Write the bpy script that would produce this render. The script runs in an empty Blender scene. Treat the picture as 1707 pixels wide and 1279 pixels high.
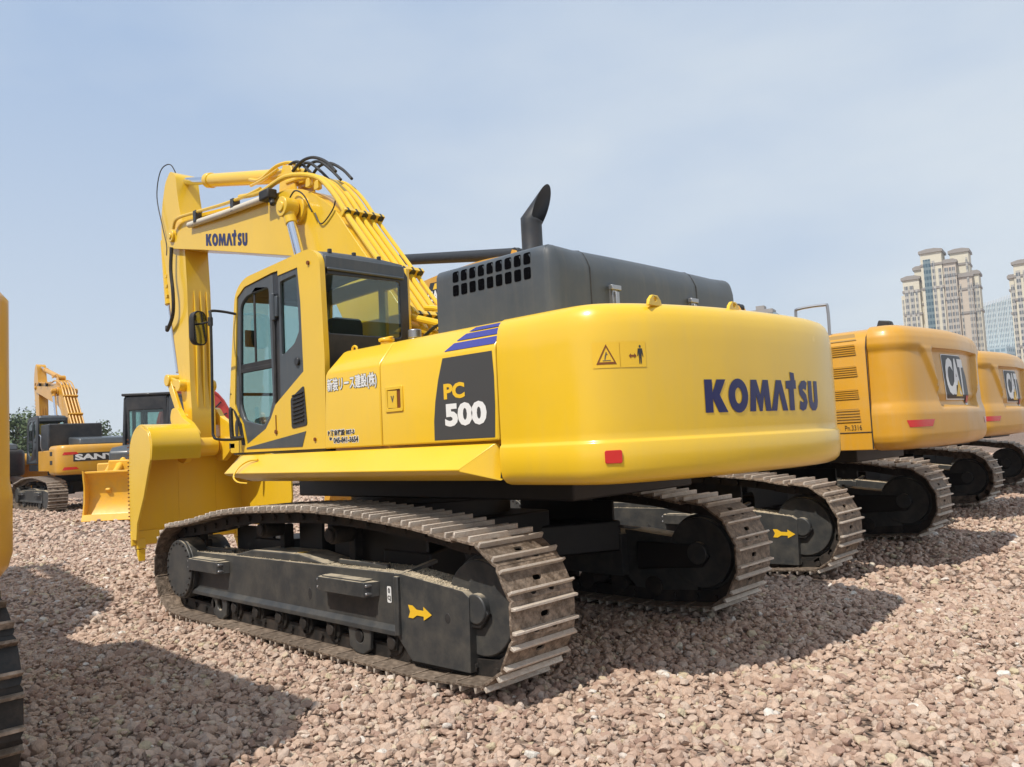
import bpy, bmesh, math, random
import numpy as np
from mathutils import Vector, Matrix, noise
from mathutils.geometry import tessellate_polygon
random.seed(7)
scene = bpy.context.scene
COL = scene.collection

# ------------------------------------------------------------------ camera
CAM_LOC = Vector((-6.155, 5.216, 1.620))
YAW, PITCH, ROLL = 0.8042, 0.0697, -0.0496
cd = bpy.data.cameras.new('camera')
cam = bpy.data.objects.new('camera', cd); COL.objects.link(cam)
F = Vector((math.cos(YAW)*math.cos(PITCH), -math.sin(YAW)*math.cos(PITCH), math.sin(PITCH)))
R = Vector((-math.sin(YAW), -math.cos(YAW), 0))
U = R.cross(F)
r = R*math.cos(ROLL)+U*math.sin(ROLL); u = -R*math.sin(ROLL)+U*math.cos(ROLL)
m = Matrix((r, u, -F)).transposed().to_4x4(); m.translation = CAM_LOC
cam.matrix_world = m
cd.sensor_width = 36; cd.lens = 1355.0/1707*36
cd.clip_start = 0.05; cd.clip_end = 6000
scene.camera = cam

# ------------------------------------------------------------------ sky, sun, exposure
SUN_DIR = Vector((-0.05, 0.65, 1.0)).normalized()
w = bpy.data.worlds.new('World'); scene.world = w; w.use_nodes = True
nt = w.node_tree; nt.nodes.clear()
wo = nt.nodes.new('ShaderNodeOutputWorld'); bg = nt.nodes.new('ShaderNodeBackground')
sky = nt.nodes.new('ShaderNodeTexSky'); sky.sky_type = 'NISHITA'; sky.sun_disc = False
sky.sun_elevation = math.asin(SUN_DIR.z); sky.sun_rotation = math.atan2(SUN_DIR.x, SUN_DIR.y)
sky.air_density = 1.0; sky.dust_density = 1.2; sky.ozone_density = 1.3; sky.altitude = 50
# thin high veil of cloud mixed over the clear sky, by direction
tc = nt.nodes.new('ShaderNodeTexCoord'); mp = nt.nodes.new('ShaderNodeMapping'); mp.inputs['Scale'].default_value = (1.6, 1.6, 4.5)
nz = nt.nodes.new('ShaderNodeTexNoise'); nz.inputs['Scale'].default_value = 1.5; nz.inputs['Detail'].default_value = 5; nz.inputs['Roughness'].default_value = .5
rp = nt.nodes.new('ShaderNodeMapRange'); rp.inputs[1].default_value = .3; rp.inputs[2].default_value = .75; rp.inputs[3].default_value = .46; rp.inputs[4].default_value = .98
sepz = nt.nodes.new('ShaderNodeSeparateXYZ')
lowr = nt.nodes.new('ShaderNodeMapRange'); lowr.inputs[1].default_value = 0.0; lowr.inputs[2].default_value = .55; lowr.inputs[3].default_value = .9; lowr.inputs[4].default_value = 0.0
mxm = nt.nodes.new('ShaderNodeMath'); mxm.operation = 'MAXIMUM'
veil = nt.nodes.new('ShaderNodeRGB'); veil.outputs[0].default_value = (7.35, 8.05, 8.7, 1)
mix = nt.nodes.new('ShaderNodeMix'); mix.data_type = 'RGBA'
L = nt.links.new
L(tc.outputs['Generated'], mp.inputs[0]); L(mp.outputs[0], nz.inputs['Vector']); L(nz.outputs[0], rp.inputs[0])
L(tc.outputs['Generated'], sepz.inputs[0]); L(sepz.outputs['Z'], lowr.inputs[0])
side = nt.nodes.new('ShaderNodeVectorMath'); side.operation = 'DOT_PRODUCT'; side.inputs[1].default_value = (-.36, -.345, -.30)
sadd = nt.nodes.new('ShaderNodeMath'); sadd.operation = 'ADD'; sadd.use_clamp = True
L(tc.outputs['Generated'], side.inputs[0]); L(side.outputs['Value'], sadd.inputs[0]); L(rp.outputs[0], sadd.inputs[1]); L(sadd.outputs[0], mxm.inputs[0]); L(lowr.outputs[0], mxm.inputs[1]); L(mxm.outputs[0], mix.inputs[0])
blue = nt.nodes.new('ShaderNodeRGB'); blue.outputs[0].default_value = (3.5, 5.0, 7.5, 1)
mix2 = nt.nodes.new('ShaderNodeMix'); mix2.data_type = 'RGBA'; mix2.inputs[0].default_value = .85
L(blue.outputs[0], mix.inputs[6]); L(veil.outputs[0], mix.inputs[7]); L(sky.outputs[0], mix2.inputs[6]); L(mix.outputs[2], mix2.inputs[7])
L(mix2.outputs[2], bg.inputs[0]); bg.inputs[1].default_value = 0.105; L(bg.outputs[0], wo.inputs[0])
sd = bpy.data.lights.new('sun', 'SUN'); sd.energy = 4.45; sd.angle = math.radians(.7); sd.color = (1, .94, .85)
sun = bpy.data.objects.new('sun', sd); COL.objects.link(sun)
sun.rotation_euler = (-SUN_DIR).to_track_quat('-Z', 'Y').to_euler(); sun.location = (0, 30, 40)
vs = scene.view_settings
scene.display_settings.display_device = 'sRGB'
vs.view_transform = 'Standard'; vs.look = 'None'; vs.exposure = 0.0; vs.gamma = 1.0; vs.use_curve_mapping = False
scene.render.engine = 'CYCLES'
scene.cycles.max_bounces = 8; scene.cycles.transparent_max_bounces = 12
scene.cycles.use_denoising = True

# ------------------------------------------------------------------ materials
MAT = {}
def material(name, col, rough=.5, metal=0., coat=0., dirt=None, dirt_amt=0., dirt_scale=3., up_dirt=0., bump=0., bump_scale=40., var=.0, spec=.5, trans=0., streak=0., rnd=0.):
    """Principled paint / metal with procedural mottling, dust lying on upward faces and fine bump."""
    m = bpy.data.materials.new(name); m.use_nodes = True; n = m.node_tree; p = n.nodes['Principled BSDF']; l = n.links.new
    p.inputs['Roughness'].default_value = rough; p.inputs['Metallic'].default_value = metal
    p.inputs['Coat Weight'].default_value = coat; p.inputs['Coat Roughness'].default_value = .08
    p.inputs['Specular IOR Level'].default_value = spec
    tcn = n.nodes.new('ShaderNodeTexCoord'); out = None
    rgb = n.nodes.new('ShaderNodeRGB'); rgb.outputs[0].default_value = (*col, 1); out = rgb.outputs[0]
    if var > 0:
        a = n.nodes.new('ShaderNodeTexNoise'); a.inputs['Scale'].default_value = 1.7; a.inputs['Detail'].default_value = 6
        l(tcn.outputs['Object'], a.inputs['Vector'])
        h = n.nodes.new('ShaderNodeHueSaturation'); mr = n.nodes.new('ShaderNodeMapRange')
        mr.inputs[1].default_value = .25; mr.inputs[2].default_value = .75; mr.inputs[3].default_value = 1-var; mr.inputs[4].default_value = 1+var
        l(a.outputs[0], mr.inputs[0]); l(mr.outputs[0], h.inputs['Value']); l(out, h.inputs['Color']); out = h.outputs[0]
    if dirt is not None:
        a = n.nodes.new('ShaderNodeTexNoise'); a.inputs['Scale'].default_value = dirt_scale; a.inputs['Detail'].default_value = 10; a.inputs['Roughness'].default_value = .7
        l(tcn.outputs['Object'], a.inputs['Vector'])
        mr = n.nodes.new('ShaderNodeMapRange'); mr.inputs[1].default_value = .42; mr.inputs[2].default_value = .68; mr.inputs[3].default_value = 0; mr.inputs[4].default_value = dirt_amt
        l(a.outputs[0], mr.inputs[0]); fac = mr.outputs[0]
        if up_dirt > 0:
            g = n.nodes.new('ShaderNodeNewGeometry'); s = n.nodes.new('ShaderNodeSeparateXYZ'); l(g.outputs['Normal'], s.inputs[0])
            m2 = n.nodes.new('ShaderNodeMapRange'); m2.inputs[1].default_value = .75; m2.inputs[2].default_value = .95; m2.inputs[3].default_value = 0; m2.inputs[4].default_value = up_dirt
            l(s.outputs['Z'], m2.inputs[0])
            a2 = n.nodes.new('ShaderNodeTexNoise'); a2.inputs['Scale'].default_value = dirt_scale*2; a2.inputs['Detail'].default_value = 8
            l(tcn.outputs['Object'], a2.inputs['Vector'])
            m3 = n.nodes.new('ShaderNodeMapRange'); m3.inputs[1].default_value = .3; m3.inputs[2].default_value = .55; m3.inputs[3].default_value = .25; m3.inputs[4].default_value = 1
            l(a2.outputs[0], m3.inputs[0])
            mu = n.nodes.new('ShaderNodeMath'); mu.operation = 'MULTIPLY'; l(m2.outputs[0], mu.inputs[0]); l(m3.outputs[0], mu.inputs[1])
            mx = n.nodes.new('ShaderNodeMath'); mx.operation = 'MAXIMUM'; l(fac, mx.inputs[0]); l(mu.outputs[0], mx.inputs[1]); fac = mx.outputs[0]
        k = n.nodes.new('ShaderNodeMix'); k.data_type = 'RGBA'; k.inputs[7].default_value = (*dirt, 1)
        l(fac, k.inputs[0]); l(out, k.inputs[6]); out = k.outputs[2]
        k2 = n.nodes.new('ShaderNodeMapRange'); k2.inputs[3].default_value = rough; k2.inputs[4].default_value = .95
        l(fac, k2.inputs[0]); l(k2.outputs[0], p.inputs['Roughness'])
    if streak > 0:      # faint run-down dust marks and uneven polish
        mp_ = n.nodes.new('ShaderNodeMapping'); mp_.inputs['Scale'].default_value = (7, 7, .55); l(tcn.outputs['Object'], mp_.inputs[0])
        a = n.nodes.new('ShaderNodeTexNoise'); a.inputs['Scale'].default_value = 2.2; a.inputs['Detail'].default_value = 7; a.inputs['Roughness'].default_value = .65; l(mp_.outputs[0], a.inputs['Vector'])
        mr = n.nodes.new('ShaderNodeMapRange'); mr.inputs[1].default_value = .50; mr.inputs[2].default_value = .72; mr.inputs[3].default_value = 0; mr.inputs[4].default_value = streak; l(a.outputs[0], mr.inputs[0])
        k = n.nodes.new('ShaderNodeMix'); k.data_type = 'RGBA'; k.inputs[7].default_value = (.50, .38, .22, 1); l(mr.outputs[0], k.inputs[0]); l(out, k.inputs[6]); out = k.outputs[2]
        b_ = n.nodes.new('ShaderNodeTexNoise'); b_.inputs['Scale'].default_value = 1.3; b_.inputs['Detail'].default_value = 8; l(tcn.outputs['Object'], b_.inputs['Vector'])
        m4 = n.nodes.new('ShaderNodeMapRange'); m4.inputs[1].default_value = .35; m4.inputs[2].default_value = .7; m4.inputs[3].default_value = .05; m4.inputs[4].default_value = .28; l(b_.outputs[0], m4.inputs[0]); l(m4.outputs[0], p.inputs['Coat Roughness'])
    if rnd > 0:         # each copy of the piece a little lighter or darker
        oi = n.nodes.new('ShaderNodeObjectInfo'); mr = n.nodes.new('ShaderNodeMapRange'); mr.inputs[3].default_value = 1-rnd; mr.inputs[4].default_value = 1+rnd; l(oi.outputs['Random'], mr.inputs[0])
        h = n.nodes.new('ShaderNodeHueSaturation'); l(mr.outputs[0], h.inputs['Value']); l(out, h.inputs['Color']); out = h.outputs[0]
    if bump > 0:
        a = n.nodes.new('ShaderNodeTexNoise'); a.inputs['Scale'].default_value = bump_scale; a.inputs['Detail'].default_value = 6
        l(tcn.outputs['Object'], a.inputs['Vector']); b = n.nodes.new('ShaderNodeBump'); b.inputs['Strength'].default_value = bump; b.inputs['Distance'].default_value = .02
        l(a.outputs[0], b.inputs['Height']); l(b.outputs[0], p.inputs['Normal'])
    if trans > 0: p.inputs['Transmission Weight'].default_value = trans
    l(out, p.inputs['Base Color']); MAT[name] = m; return m
DUST = (.36, .29, .23)
material('yellow_paint', (.83, .525, .022), .28, coat=.40, var=.04, streak=.07, dirt=(.62, .42, .16), dirt_amt=.10, dirt_scale=1.2, bump=.010, bump_scale=3.0)
material('orange_paint', (.64, .315, .018), .34, coat=.32, var=.06, streak=.18, dirt=(.52, .37, .2), dirt_amt=.2, dirt_scale=1.4, bump=.014, bump_scale=3.0)
material('deep_orange_paint', (.84, .44, .02), .42, coat=.2, var=.07, dirt=(.40, .28, .16), dirt_amt=.3)
material('grey_paint', (.058, .069, .079), .40, coat=.15, var=.06, streak=.05, dirt=(.20, .19, .17), dirt_amt=.16, dirt_scale=2, bump=.01, bump_scale=4)
material('black_paint', (.022, .023, .026), .40, coat=.1, var=.1, dirt=(.14, .12, .10), dirt_amt=.25, dirt_scale=3, up_dirt=.35)
material('frame_paint', (.038, .040, .041), .45, var=.1, dirt=(.48, .41, .30), dirt_amt=.10, dirt_scale=5, up_dirt=.95, bump=.05)
material('dark_iron', (.020, .019, .018), .6, metal=.3, dirt=(.12, .09, .07), dirt_amt=.5, dirt_scale=6, up_dirt=.3, bump=.15)
material('grouser_steel', (.60, .53, .45), .5, rnd=.15, metal=.35, dirt=(.42, .33, .26), dirt_amt=.6, dirt_scale=18, bump=.4, bump_scale=70)
material('shoe_steel', (.12, .088, .062), .55, rnd=.20, metal=.3, dirt=(.44, .345, .265), dirt_amt=.92, dirt_scale=11, up_dirt=.35, bump=.5, bump_scale=60)
material('exhaust_paint', (.030, .032, .036), .45, var=.15, dirt=(.10, .07, .05), dirt_amt=.3, dirt_scale=5)
material('void', (.004, .004, .005), .9, spec=0)
material('louvre_tan', (.34, .20, .05), .6)
material('grit', (.60, .51, .37), .95, var=.25)
material('cream_paint', (.66, .60, .48), .4)
material('mirror_dark', (.25, .27, .28), .06, metal=1.)
material('chrome', (.80, .80, .82), .12, metal=1.)
material('steel', (.42, .42, .43), .38, metal=.9, bump=.02)
material('rubber', (.018, .018, .019), .55, dirt=(.10, .09, .08), dirt_amt=.3, dirt_scale=8)
material('wrap', (.022, .024, .027), .5, bump=.6, bump_scale=9)
material('white_decal', (.80, .80, .78), .4); material('black_decal', (.03, .03, .032), .4)
material('blue_decal', (.045, .050, .26), .4); material('navy_decal', (.012, .014, .095), .3)
material('charcoal_decal', (.060, .061, .062), .45); material('yellow_decal', (.85, .52, .03), .4)
material('outline_decal', (.10, .09, .08), .5); material('brown_decal', (.20, .06, .01), .5)
material('red_lens', (.62, .022, .018), .25, coat=.6); material('red_paint', (.55, .045, .035), .4, coat=.2, var=.1, dirt=(.3, .2, .16), dirt_amt=.3)
material('under_shade', (.010, .010, .011), .5, dirt=(.10, .08, .06), dirt_amt=.12, dirt_scale=4)  # black paint darkened further: shade beneath the body put into the colour, some dirt
material('cream_wall', (.66, .61, .48), .9, var=.06); material('tan_wall', (.56, .48, .39), .9, var=.06); material('stone_trim', (.30, .27, .24), .9)
material('bark', (.10, .07, .05), .9, bump=.6, bump_scale=12); material('seat_fabric', (.03, .03, .033), .8, bump=.2, bump_scale=60)
def glass(name, tint, alpha):
    m = bpy.data.materials.new(name); m.use_nodes = True; n = m.node_tree; n.nodes.clear(); l = n.links.new
    o = n.nodes.new('ShaderNodeOutputMaterial'); t = n.nodes.new('ShaderNodeBsdfTransparent'); t.inputs[0].default_value = (*tint, 1)
    g = n.nodes.new('ShaderNodeBsdfGlossy'); g.inputs['Roughness'].default_value = .02
    ge = n.nodes.new('ShaderNodeNewGeometry'); dt = n.nodes.new('ShaderNodeVectorMath'); dt.operation = 'DOT_PRODUCT'; l(ge.outputs['Normal'], dt.inputs[0]); l(ge.outputs['Incoming'], dt.inputs[1])
    def mth(op, a_, b_=None):
        q = n.nodes.new('ShaderNodeMath'); q.operation = op; q.use_clamp = op == 'ADD'
        for i, v_ in enumerate((a_, b_)):
            if v_ is None: continue
            if isinstance(v_, (int, float)): q.inputs[i].default_value = v_
            else: l(v_, q.inputs[i])
        return q.outputs[0]
    fac = mth('ADD', mth('MULTIPLY', mth('POWER', mth('SUBTRACT', 1.0, mth('ABSOLUTE', dt.outputs['Value'])), 5.0), .9), .04+alpha)
    mx = n.nodes.new('ShaderNodeMixShader'); l(fac, mx.inputs[0]); l(t.outputs[0], mx.inputs[1]); l(g.outputs[0], mx.inputs[2]); l(mx.outputs[0], o.inputs[0])
    MAT[name] = m
glass('cab_glass', (.70, .82, .79), .04)
def facade(name, frame, pane, sx, sz):
    """window strip: rows of panes and spandrels (a pattern of the strip itself)"""
    m = bpy.data.materials.new(name); m.use_nodes = True; n = m.node_tree; p = n.nodes['Principled BSDF']; l = n.links.new
    t = n.nodes.new('ShaderNodeTexCoord'); s = n.nodes.new('ShaderNodeSeparateXYZ'); l(t.outputs['Object'], s.inputs[0])
    def fr(sock, sc, th):
        a = n.nodes.new('ShaderNodeMath'); a.operation = 'MULTIPLY'; a.inputs[1].default_value = sc; l(sock, a.inputs[0])
        b = n.nodes.new('ShaderNodeMath'); b.operation = 'FRACT'; l(a.outputs[0], b.inputs[0])
        c = n.nodes.new('ShaderNodeMath'); c.operation = 'GREATER_THAN'; c.inputs[1].default_value = th; l(b.outputs[0], c.inputs[0]); return c.outputs[0]
    ax = n.nodes.new('ShaderNodeMath'); ax.operation = 'ADD'; l(s.outputs['X'], ax.inputs[0]); l(s.outputs['Y'], ax.inputs[1])
    z = fr(s.outputs['Z'], 1/sz, .42); x = fr(ax.outputs[0], 1/sx, .22)
    mu = n.nodes.new('ShaderNodeMath'); mu.operation = 'MULTIPLY'; l(z, mu.inputs[0]); l(x, mu.inputs[1])
    k = n.nodes.new('ShaderNodeMix'); k.data_type = 'RGBA'; k.inputs[6].default_value = (*frame, 1); k.inputs[7].default_value = (*pane, 1); l(mu.outputs[0], k.inputs[0])
    l(k.outputs[2], p.inputs['Base Color']); mr = n.nodes.new('ShaderNodeMapRange'); mr.inputs[3].default_value = .8; mr.inputs[4].default_value = .15; l(mu.outputs[0], mr.inputs[0]); l(mr.outputs[0], p.inputs['Roughness']); MAT[name] = m
facade('window_strip_pattern', (.44, .42, .38), (.13, .14, .15), 1.15, 3.0)
facade('blue_glass_pattern', (.42, .52, .56), (.20, .30, .36), 3.4, 3.6)
facade('teal_glass_pattern', (.16, .22, .24), (.05, .10, .13), 1.5, 3.0)

# ------------------------------------------------------------------ mesh helpers
def smooth(me, ang=35):
    me.polygons.foreach_set('use_smooth', [True]*len(me.polygons)); me.set_sharp_from_angle(angle=math.radians(ang))
def tag(o, label=None, cat=None, group=None, kind=None):
    if label: o['label'] = label
    if cat: o['category'] = cat
    if group: o['group'] = group
    if kind: o['kind'] = kind
    return o
def empty(name, loc=(0, 0, 0), rz=0, **k):
    o = bpy.data.objects.new(name, None); COL.objects.link(o); o.location = loc; o.rotation_euler = (0, 0, rz); o.empty_display_size = .5
    return tag(o, **k)
class G:
    def __init__(s): s.v = []; s.f = []; s.mi = []; s.cur = 0
    def add(s, vs, fs):
        b = len(s.v); s.v += [tuple(q) for q in vs]; s.f += [tuple(i+b for i in f) for f in fs]; s.mi += [s.cur]*len(fs); return s
    def use(s, k): s.cur = k; return s
    def prism(s, poly, a, b, plane='xz', holes=()):
        """polygon (with holes) in a plane, extruded along the third axis from a to b"""
        def P(q, t): return {'xz': (q[0], t, q[1]), 'xy': (q[0], q[1], t), 'yz': (t, q[0], q[1])}[plane]
        loops = [list(poly)]+[list(h) for h in holes]; pts = [q for lp in loops for q in lp]; n = len(pts)
        tr = tessellate_polygon([[Vector((q[0], q[1], 0)) for q in lp] for lp in loops]) if (holes or len(poly) > 4) else None
        fs = [tuple(t) for t in tr] if tr else [tuple(range(n))]
        fa = fs+[tuple(reversed([i+n for i in f])) for f in fs]; o = 0
        for lp in loops:
            k = len(lp)
            for i in range(k): fa.append((o+i, o+(i+1) % k, o+(i+1) % k+n, o+i+n))
            o += k
        return s.add([P(q, a) for q in pts]+[P(q, b) for q in pts], fa)
    def box(s, x0, x1, y0, y1, z0, z1, M=None):
        vs = [(x, y, z) for x in (x0, x1) for y in (y0, y1) for z in (z0, z1)]
        if M is not None: vs = [tuple(M @ Vector(q)) for q in vs]
        return s.add(vs, [(0, 1, 3, 2), (4, 6, 7, 5), (0, 4, 5, 1), (2, 3, 7, 6), (0, 2, 6, 4), (1, 5, 7, 3)])
    def cyl(s, p0, p1, r0, r1=None, n=24, caps=True):
        p0, p1 = Vector(p0), Vector(p1); r1 = r0 if r1 is None else r1; d = (p1-p0).normalized()
        a = d.orthogonal().normalized(); b = d.cross(a)
        vs = [p+(a*math.cos(t)+b*math.sin(t))*rr for p, rr in ((p0, r0), (p1, r1)) for t in [2*math.pi*i/n for i in range(n)]]
        fs = [(i, (i+1) % n, (i+1) % n+n, i+n) for i in range(n)]
        if caps: fs += [tuple(range(n-1, -1, -1)), tuple(range(n, 2*n))]
        return s.add(vs, fs)
    def tube(s, pts, r0, n=10, res=6, curve=True):
        P = [Vector(q) for q in pts]
        if curve and len(P) > 2:
            Q = []
            for i in range(len(P)-1):
                a, b, c, d = P[max(i-1, 0)], P[i], P[i+1], P[min(i+2, len(P)-1)]
                for k in range(res):
                    t = k/res; Q.append(.5*((2*b)+(c-a)*t+(2*a-5*b+4*c-d)*t*t+(3*b-a-3*c+d)*t**3))
            Q.append(P[-1]); P = Q
        vs = []; up = None
        for i, q in enumerate(P):
            d = (P[min(i+1, len(P)-1)]-P[max(i-1, 0)]).normalized()
            up = d.orthogonal().normalized() if up is None else (up-d*up.dot(d)).normalized(); b = d.cross(up)
            rr = r0[i*(len(r0)-1)//(len(P)-1)] if isinstance(r0, (list, tuple)) else r0
            vs += [q+(up*math.cos(2*math.pi*k/n)+b*math.sin(2*math.pi*k/n))*rr for k in range(n)]
        fs = [(i*n+k, i*n+(k+1) % n, (i+1)*n+(k+1) % n, (i+1)*n+k) for i in range(len(P)-1) for k in range(n)]
        fs += [tuple(range(n-1, -1, -1)), tuple(range((len(P)-1)*n, len(P)*n))]
        return s.add(vs, fs)
    def bar(s, p0, p1, wdt, hgt, side=(0, 1, 0)):
        p0, p1 = Vector(p0), Vector(p1); d = (p1-p0).normalized(); a = Vector(side); a = (a-d*a.dot(d)).normalized(); b = d.cross(a)
        vs = [p+a*i*wdt/2+b*j*hgt/2 for p in (p0, p1) for i, j in ((-1, -1), (1, -1), (1, 1), (-1, 1))]
        return s.add(vs, [(0, 1, 2, 3), (7, 6, 5, 4), (0, 4, 5, 1), (1, 5, 6, 2), (2, 6, 7, 3), (3, 7, 4, 0)])
    def grid(s, rows, closed=False):
        n = len(rows[0]); vs = [q for rr in rows for q in rr]; fs = []
        for i in range(len(rows)-1):
            for k in range(n if closed else n-1): fs.append((i*n+k, i*n+(k+1) % n, (i+1)*n+(k+1) % n, (i+1)*n+k))
        return s.add(vs, fs)
    def build(s, name, mat, parent=None, bevel=0., seg=2, ang=35, origin=None, recalc=True, weld=False, **k):
        me = bpy.data.meshes.new(name); o3 = Vector(origin) if origin else Vector((0, 0, 0))
        me.from_pydata([tuple(Vector(q)-o3) for q in s.v], [], s.f)
        if any(s.mi): me.polygons.foreach_set('material_index', s.mi)
        me.validate(verbose=False)
        bm = bmesh.new(); bm.from_mesh(me)
        if weld: bmesh.ops.remove_doubles(bm, verts=bm.verts, dist=1e-4)
        if recalc: bmesh.ops.recalc_face_normals(bm, faces=bm.faces)
        bm.to_mesh(me); bm.free()
        for q in (mat if isinstance(mat, (list, tuple)) else [mat]): me.materials.append(MAT[q] if isinstance(q, str) else q)
        smooth(me, ang)
        o = bpy.data.objects.new(name, me); COL.objects.link(o); o.location = o3
        if parent: o.parent = parent
        if bevel > 0:
            b = o.modifiers.new('bevel', 'BEVEL'); b.width = bevel; b.segments = seg; b.limit_method = 'ANGLE'; b.angle_limit = math.radians(40); b.harden_normals = False
        return tag(o, **k)
def rrect(x0, x1, z0, z1, r_, n=4):
    pts = []
    for cx_, cz_, a0 in ((x1-r_, z1-r_, 0), (x0+r_, z1-r_, 90), (x0+r_, z0+r_, 180), (x1-r_, z0+r_, 270)):
        for i in range(n+1):
            a = math.radians(a0+90*i/n); pts.append((cx_+r_*math.cos(a), cz_+r_*math.sin(a)))
    return pts
def circ(cx_, cz_, r_, n=20, ry=None): return [(cx_+r_*math.cos(2*math.pi*i/n), cz_+(ry or r_)*math.sin(2*math.pi*i/n)) for i in range(n)]
def rounded(poly, rad, n=5):
    """round the corners of a polygon; rad is one radius or one per corner"""
    out = []; N = len(poly)
    for i in range(N):
        p = Vector(poly[i]); a = Vector(poly[i-1]); b = Vector(poly[(i+1) % N]); rr = rad[i] if isinstance(rad, (list, tuple)) else rad
        if rr <= 0: out.append(tuple(p)); continue
        da = (a-p); db = (b-p); rr_ = min(rr, da.length*.48, db.length*.48); s0 = p+da.normalized()*rr_; s1 = p+db.normalized()*rr_
        for k in range(n+1):
            t = k/n; out.append(tuple(s0*(1-t)**2+p*2*t*(1-t)+s1*t*t))
    return out
def crom(pts, res=6):
    P = [Vector(q) for q in pts]; Q = []
    for i in range(len(P)-1):
        a, b, c, d = P[max(i-1, 0)], P[i], P[i+1], P[min(i+2, len(P)-1)]
        for k in range(res):
            t = k/res; Q.append(.5*((2*b)+(c-a)*t+(2*a-5*b+4*c-d)*t*t+(3*b-a-3*c+d)*t**3))
    Q.append(P[-1]); return Q
def dup_tree(o, parent=None, swap=None, skip=(), depth=0):
    c = o.copy(); COL.objects.link(c)
    if swap and c.type == 'MESH':
        for s_ in c.material_slots:
            if s_.material and s_.material.name in swap:
                nm = MAT[swap[s_.material.name]]; s_.link = 'OBJECT'; s_.material = nm
    c.parent = parent
    for ch in o.children:
        if ch.name.split('.')[0] not in skip: dup_tree(ch, c, swap, skip, depth+1)
    return c

# ------------------------------------------------------------------ lettering
def font_polys(text, size=1., bold=0., space=1.):
    c = bpy.data.curves.new('lettering', 'FONT'); c.body = text; c.size = size; c.offset = bold; c.space_character = space; c.resolution_u = 3
    o = bpy.data.objects.new('lettering', c); me = bpy.data.meshes.new_from_object(o)
    vs = [(v.co.x, v.co.y) for v in me.vertices]; fs = [tuple(p.vertices) for p in me.polygons]
    bpy.data.objects.remove(o); bpy.data.curves.remove(c); bpy.data.meshes.remove(me)
    return vs, fs
def fit(vf, x0, x1, y0, y1):
    vs, fs = vf; xs = [q[0] for q in vs]; ys = [q[1] for q in vs]; a, b, c, d = min(xs), max(xs), min(ys), max(ys)
    return [(x0+(q[0]-a)/(b-a)*(x1-x0), y0+(q[1]-c)/(d-c)*(y1-y0)) for q in vs], fs
def stroke(pts, wd):
    """thick polyline as one outline polygon"""
    P = [Vector(p) for p in pts]; A = []; B = []
    for i, p in enumerate(P):
        d = (P[min(i+1, len(P)-1)]-P[max(i-1, 0)]).normalized(); n_ = Vector((-d.y, d.x))*wd/2; A.append(tuple(p+n_)); B.append(tuple(p-n_))
    return A+B[::-1]
def logo_word():
    """seven heavy blue capitals with the raised T"""
    gl = []
    gl.append(([(0, 0), (0, 1), (.36, 1), (.36, .60), (.58, 1), (1.02, 1), (.70, .53), (1.08, 0), (.62, 0), (.36, .42), (.36, 0)], [], 1.10))
    gl.append((circ(.54, .5, .54, 28, .53), [circ(.54, .5, .19, 20, .25)], 1.12))
    gl.append(([(0, 0), (.12, 1), (.48, 1), (.67, .52), (.86, 1), (1.2, 1), (1.32, 0), (.97, 0), (.91, .52), (.75, 0), (.58, 0), (.41, .52), (.35, 0)], [], 1.30))
    gl.append(([(0, 0), (.38, 1), (.74, 1), (1.12, 0), (.76, 0), (.56, .62), (.36, 0)], [], 1.02))
    gl.append(([(0, .72), (0, .98), (.37, 1.0), (.34, 1.28), (.64, 1.25), (.67, 1.01), (.74, 1.01), (.74, .72), (.56, .72), (.56, 0), (.20, 0), (.20, .72)], [], .80))
    gl.append((stroke([(.74, .80), (.58, .87), (.40, .85), (.24, .74), (.27, .61), (.42, .52), (.58, .43), (.64, .29), (.54, .16), (.38, .12), (.14, .18)], .29), [], .86))
    gl.append(([(0, 1), (.32, 1), (.32, .36), (.36, .26), (.46, .26), (.50, .36), (.50, 1), (.82, 1), (.82, .30), (.74, .10), (.56, -.02), (.26, -.02), (.08, .10), (0, .30)], [], .82))
    vs = []; fs = []; x = 0
    for outer, holes, adv in gl:
        loops = [outer]+holes; b = len(vs); pts = [q for lp in loops for q in lp]
        tr = tessellate_polygon([[Vector((q[0], q[1], 0)) for q in lp] for lp in loops])
        vs += [(q[0]+x, q[1]) for q in pts]; fs += [tuple(i+b for i in t) for t in tr]; x += adv+.03
    return vs, fs
def decal(name, vf, mat, parent, fn, step=0., origin=None, thick=0., **k):
    """flat shape mapped to a surface by fn(u, v) -> 3D; cut into strips of width step so it follows curves"""
    vs, fs = vf; bm = bmesh.new(); bv = [bm.verts.new((q[0], q[1], 0)) for q in vs]
    for f in fs:
        try: bm.faces.new([bv[i] for i in f])
        except ValueError: pass
    if step:
        xs = [q[0] for q in vs]; t = min(xs)+step
        while t < max(xs):
            bmesh.ops.bisect_plane(bm, geom=bm.verts[:]+bm.edges[:]+bm.faces[:], plane_co=(t, 0, 0), plane_no=(1, 0, 0)); t += step
    for v in bm.verts: v.co = Vector(fn(v.co.x, v.co.y))
    me = bpy.data.meshes.new(name); bm.to_mesh(me); bm.free(); me.materials.append(MAT[mat]); o = bpy.data.objects.new(name, me); COL.objects.link(o)
    o.parent = parent; return tag(o, **k)
def quad(x0, x1, y0, y1): return [(x0, y0), (x1, y0), (x1, y1), (x0, y1)], [(0, 1, 2, 3)]
def poly(pts): return list(pts), [tuple(range(len(pts)))]
def on_left(y): return lambda a, b: (-a, y, b)      # u grows towards the rear, as read from the left

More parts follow.
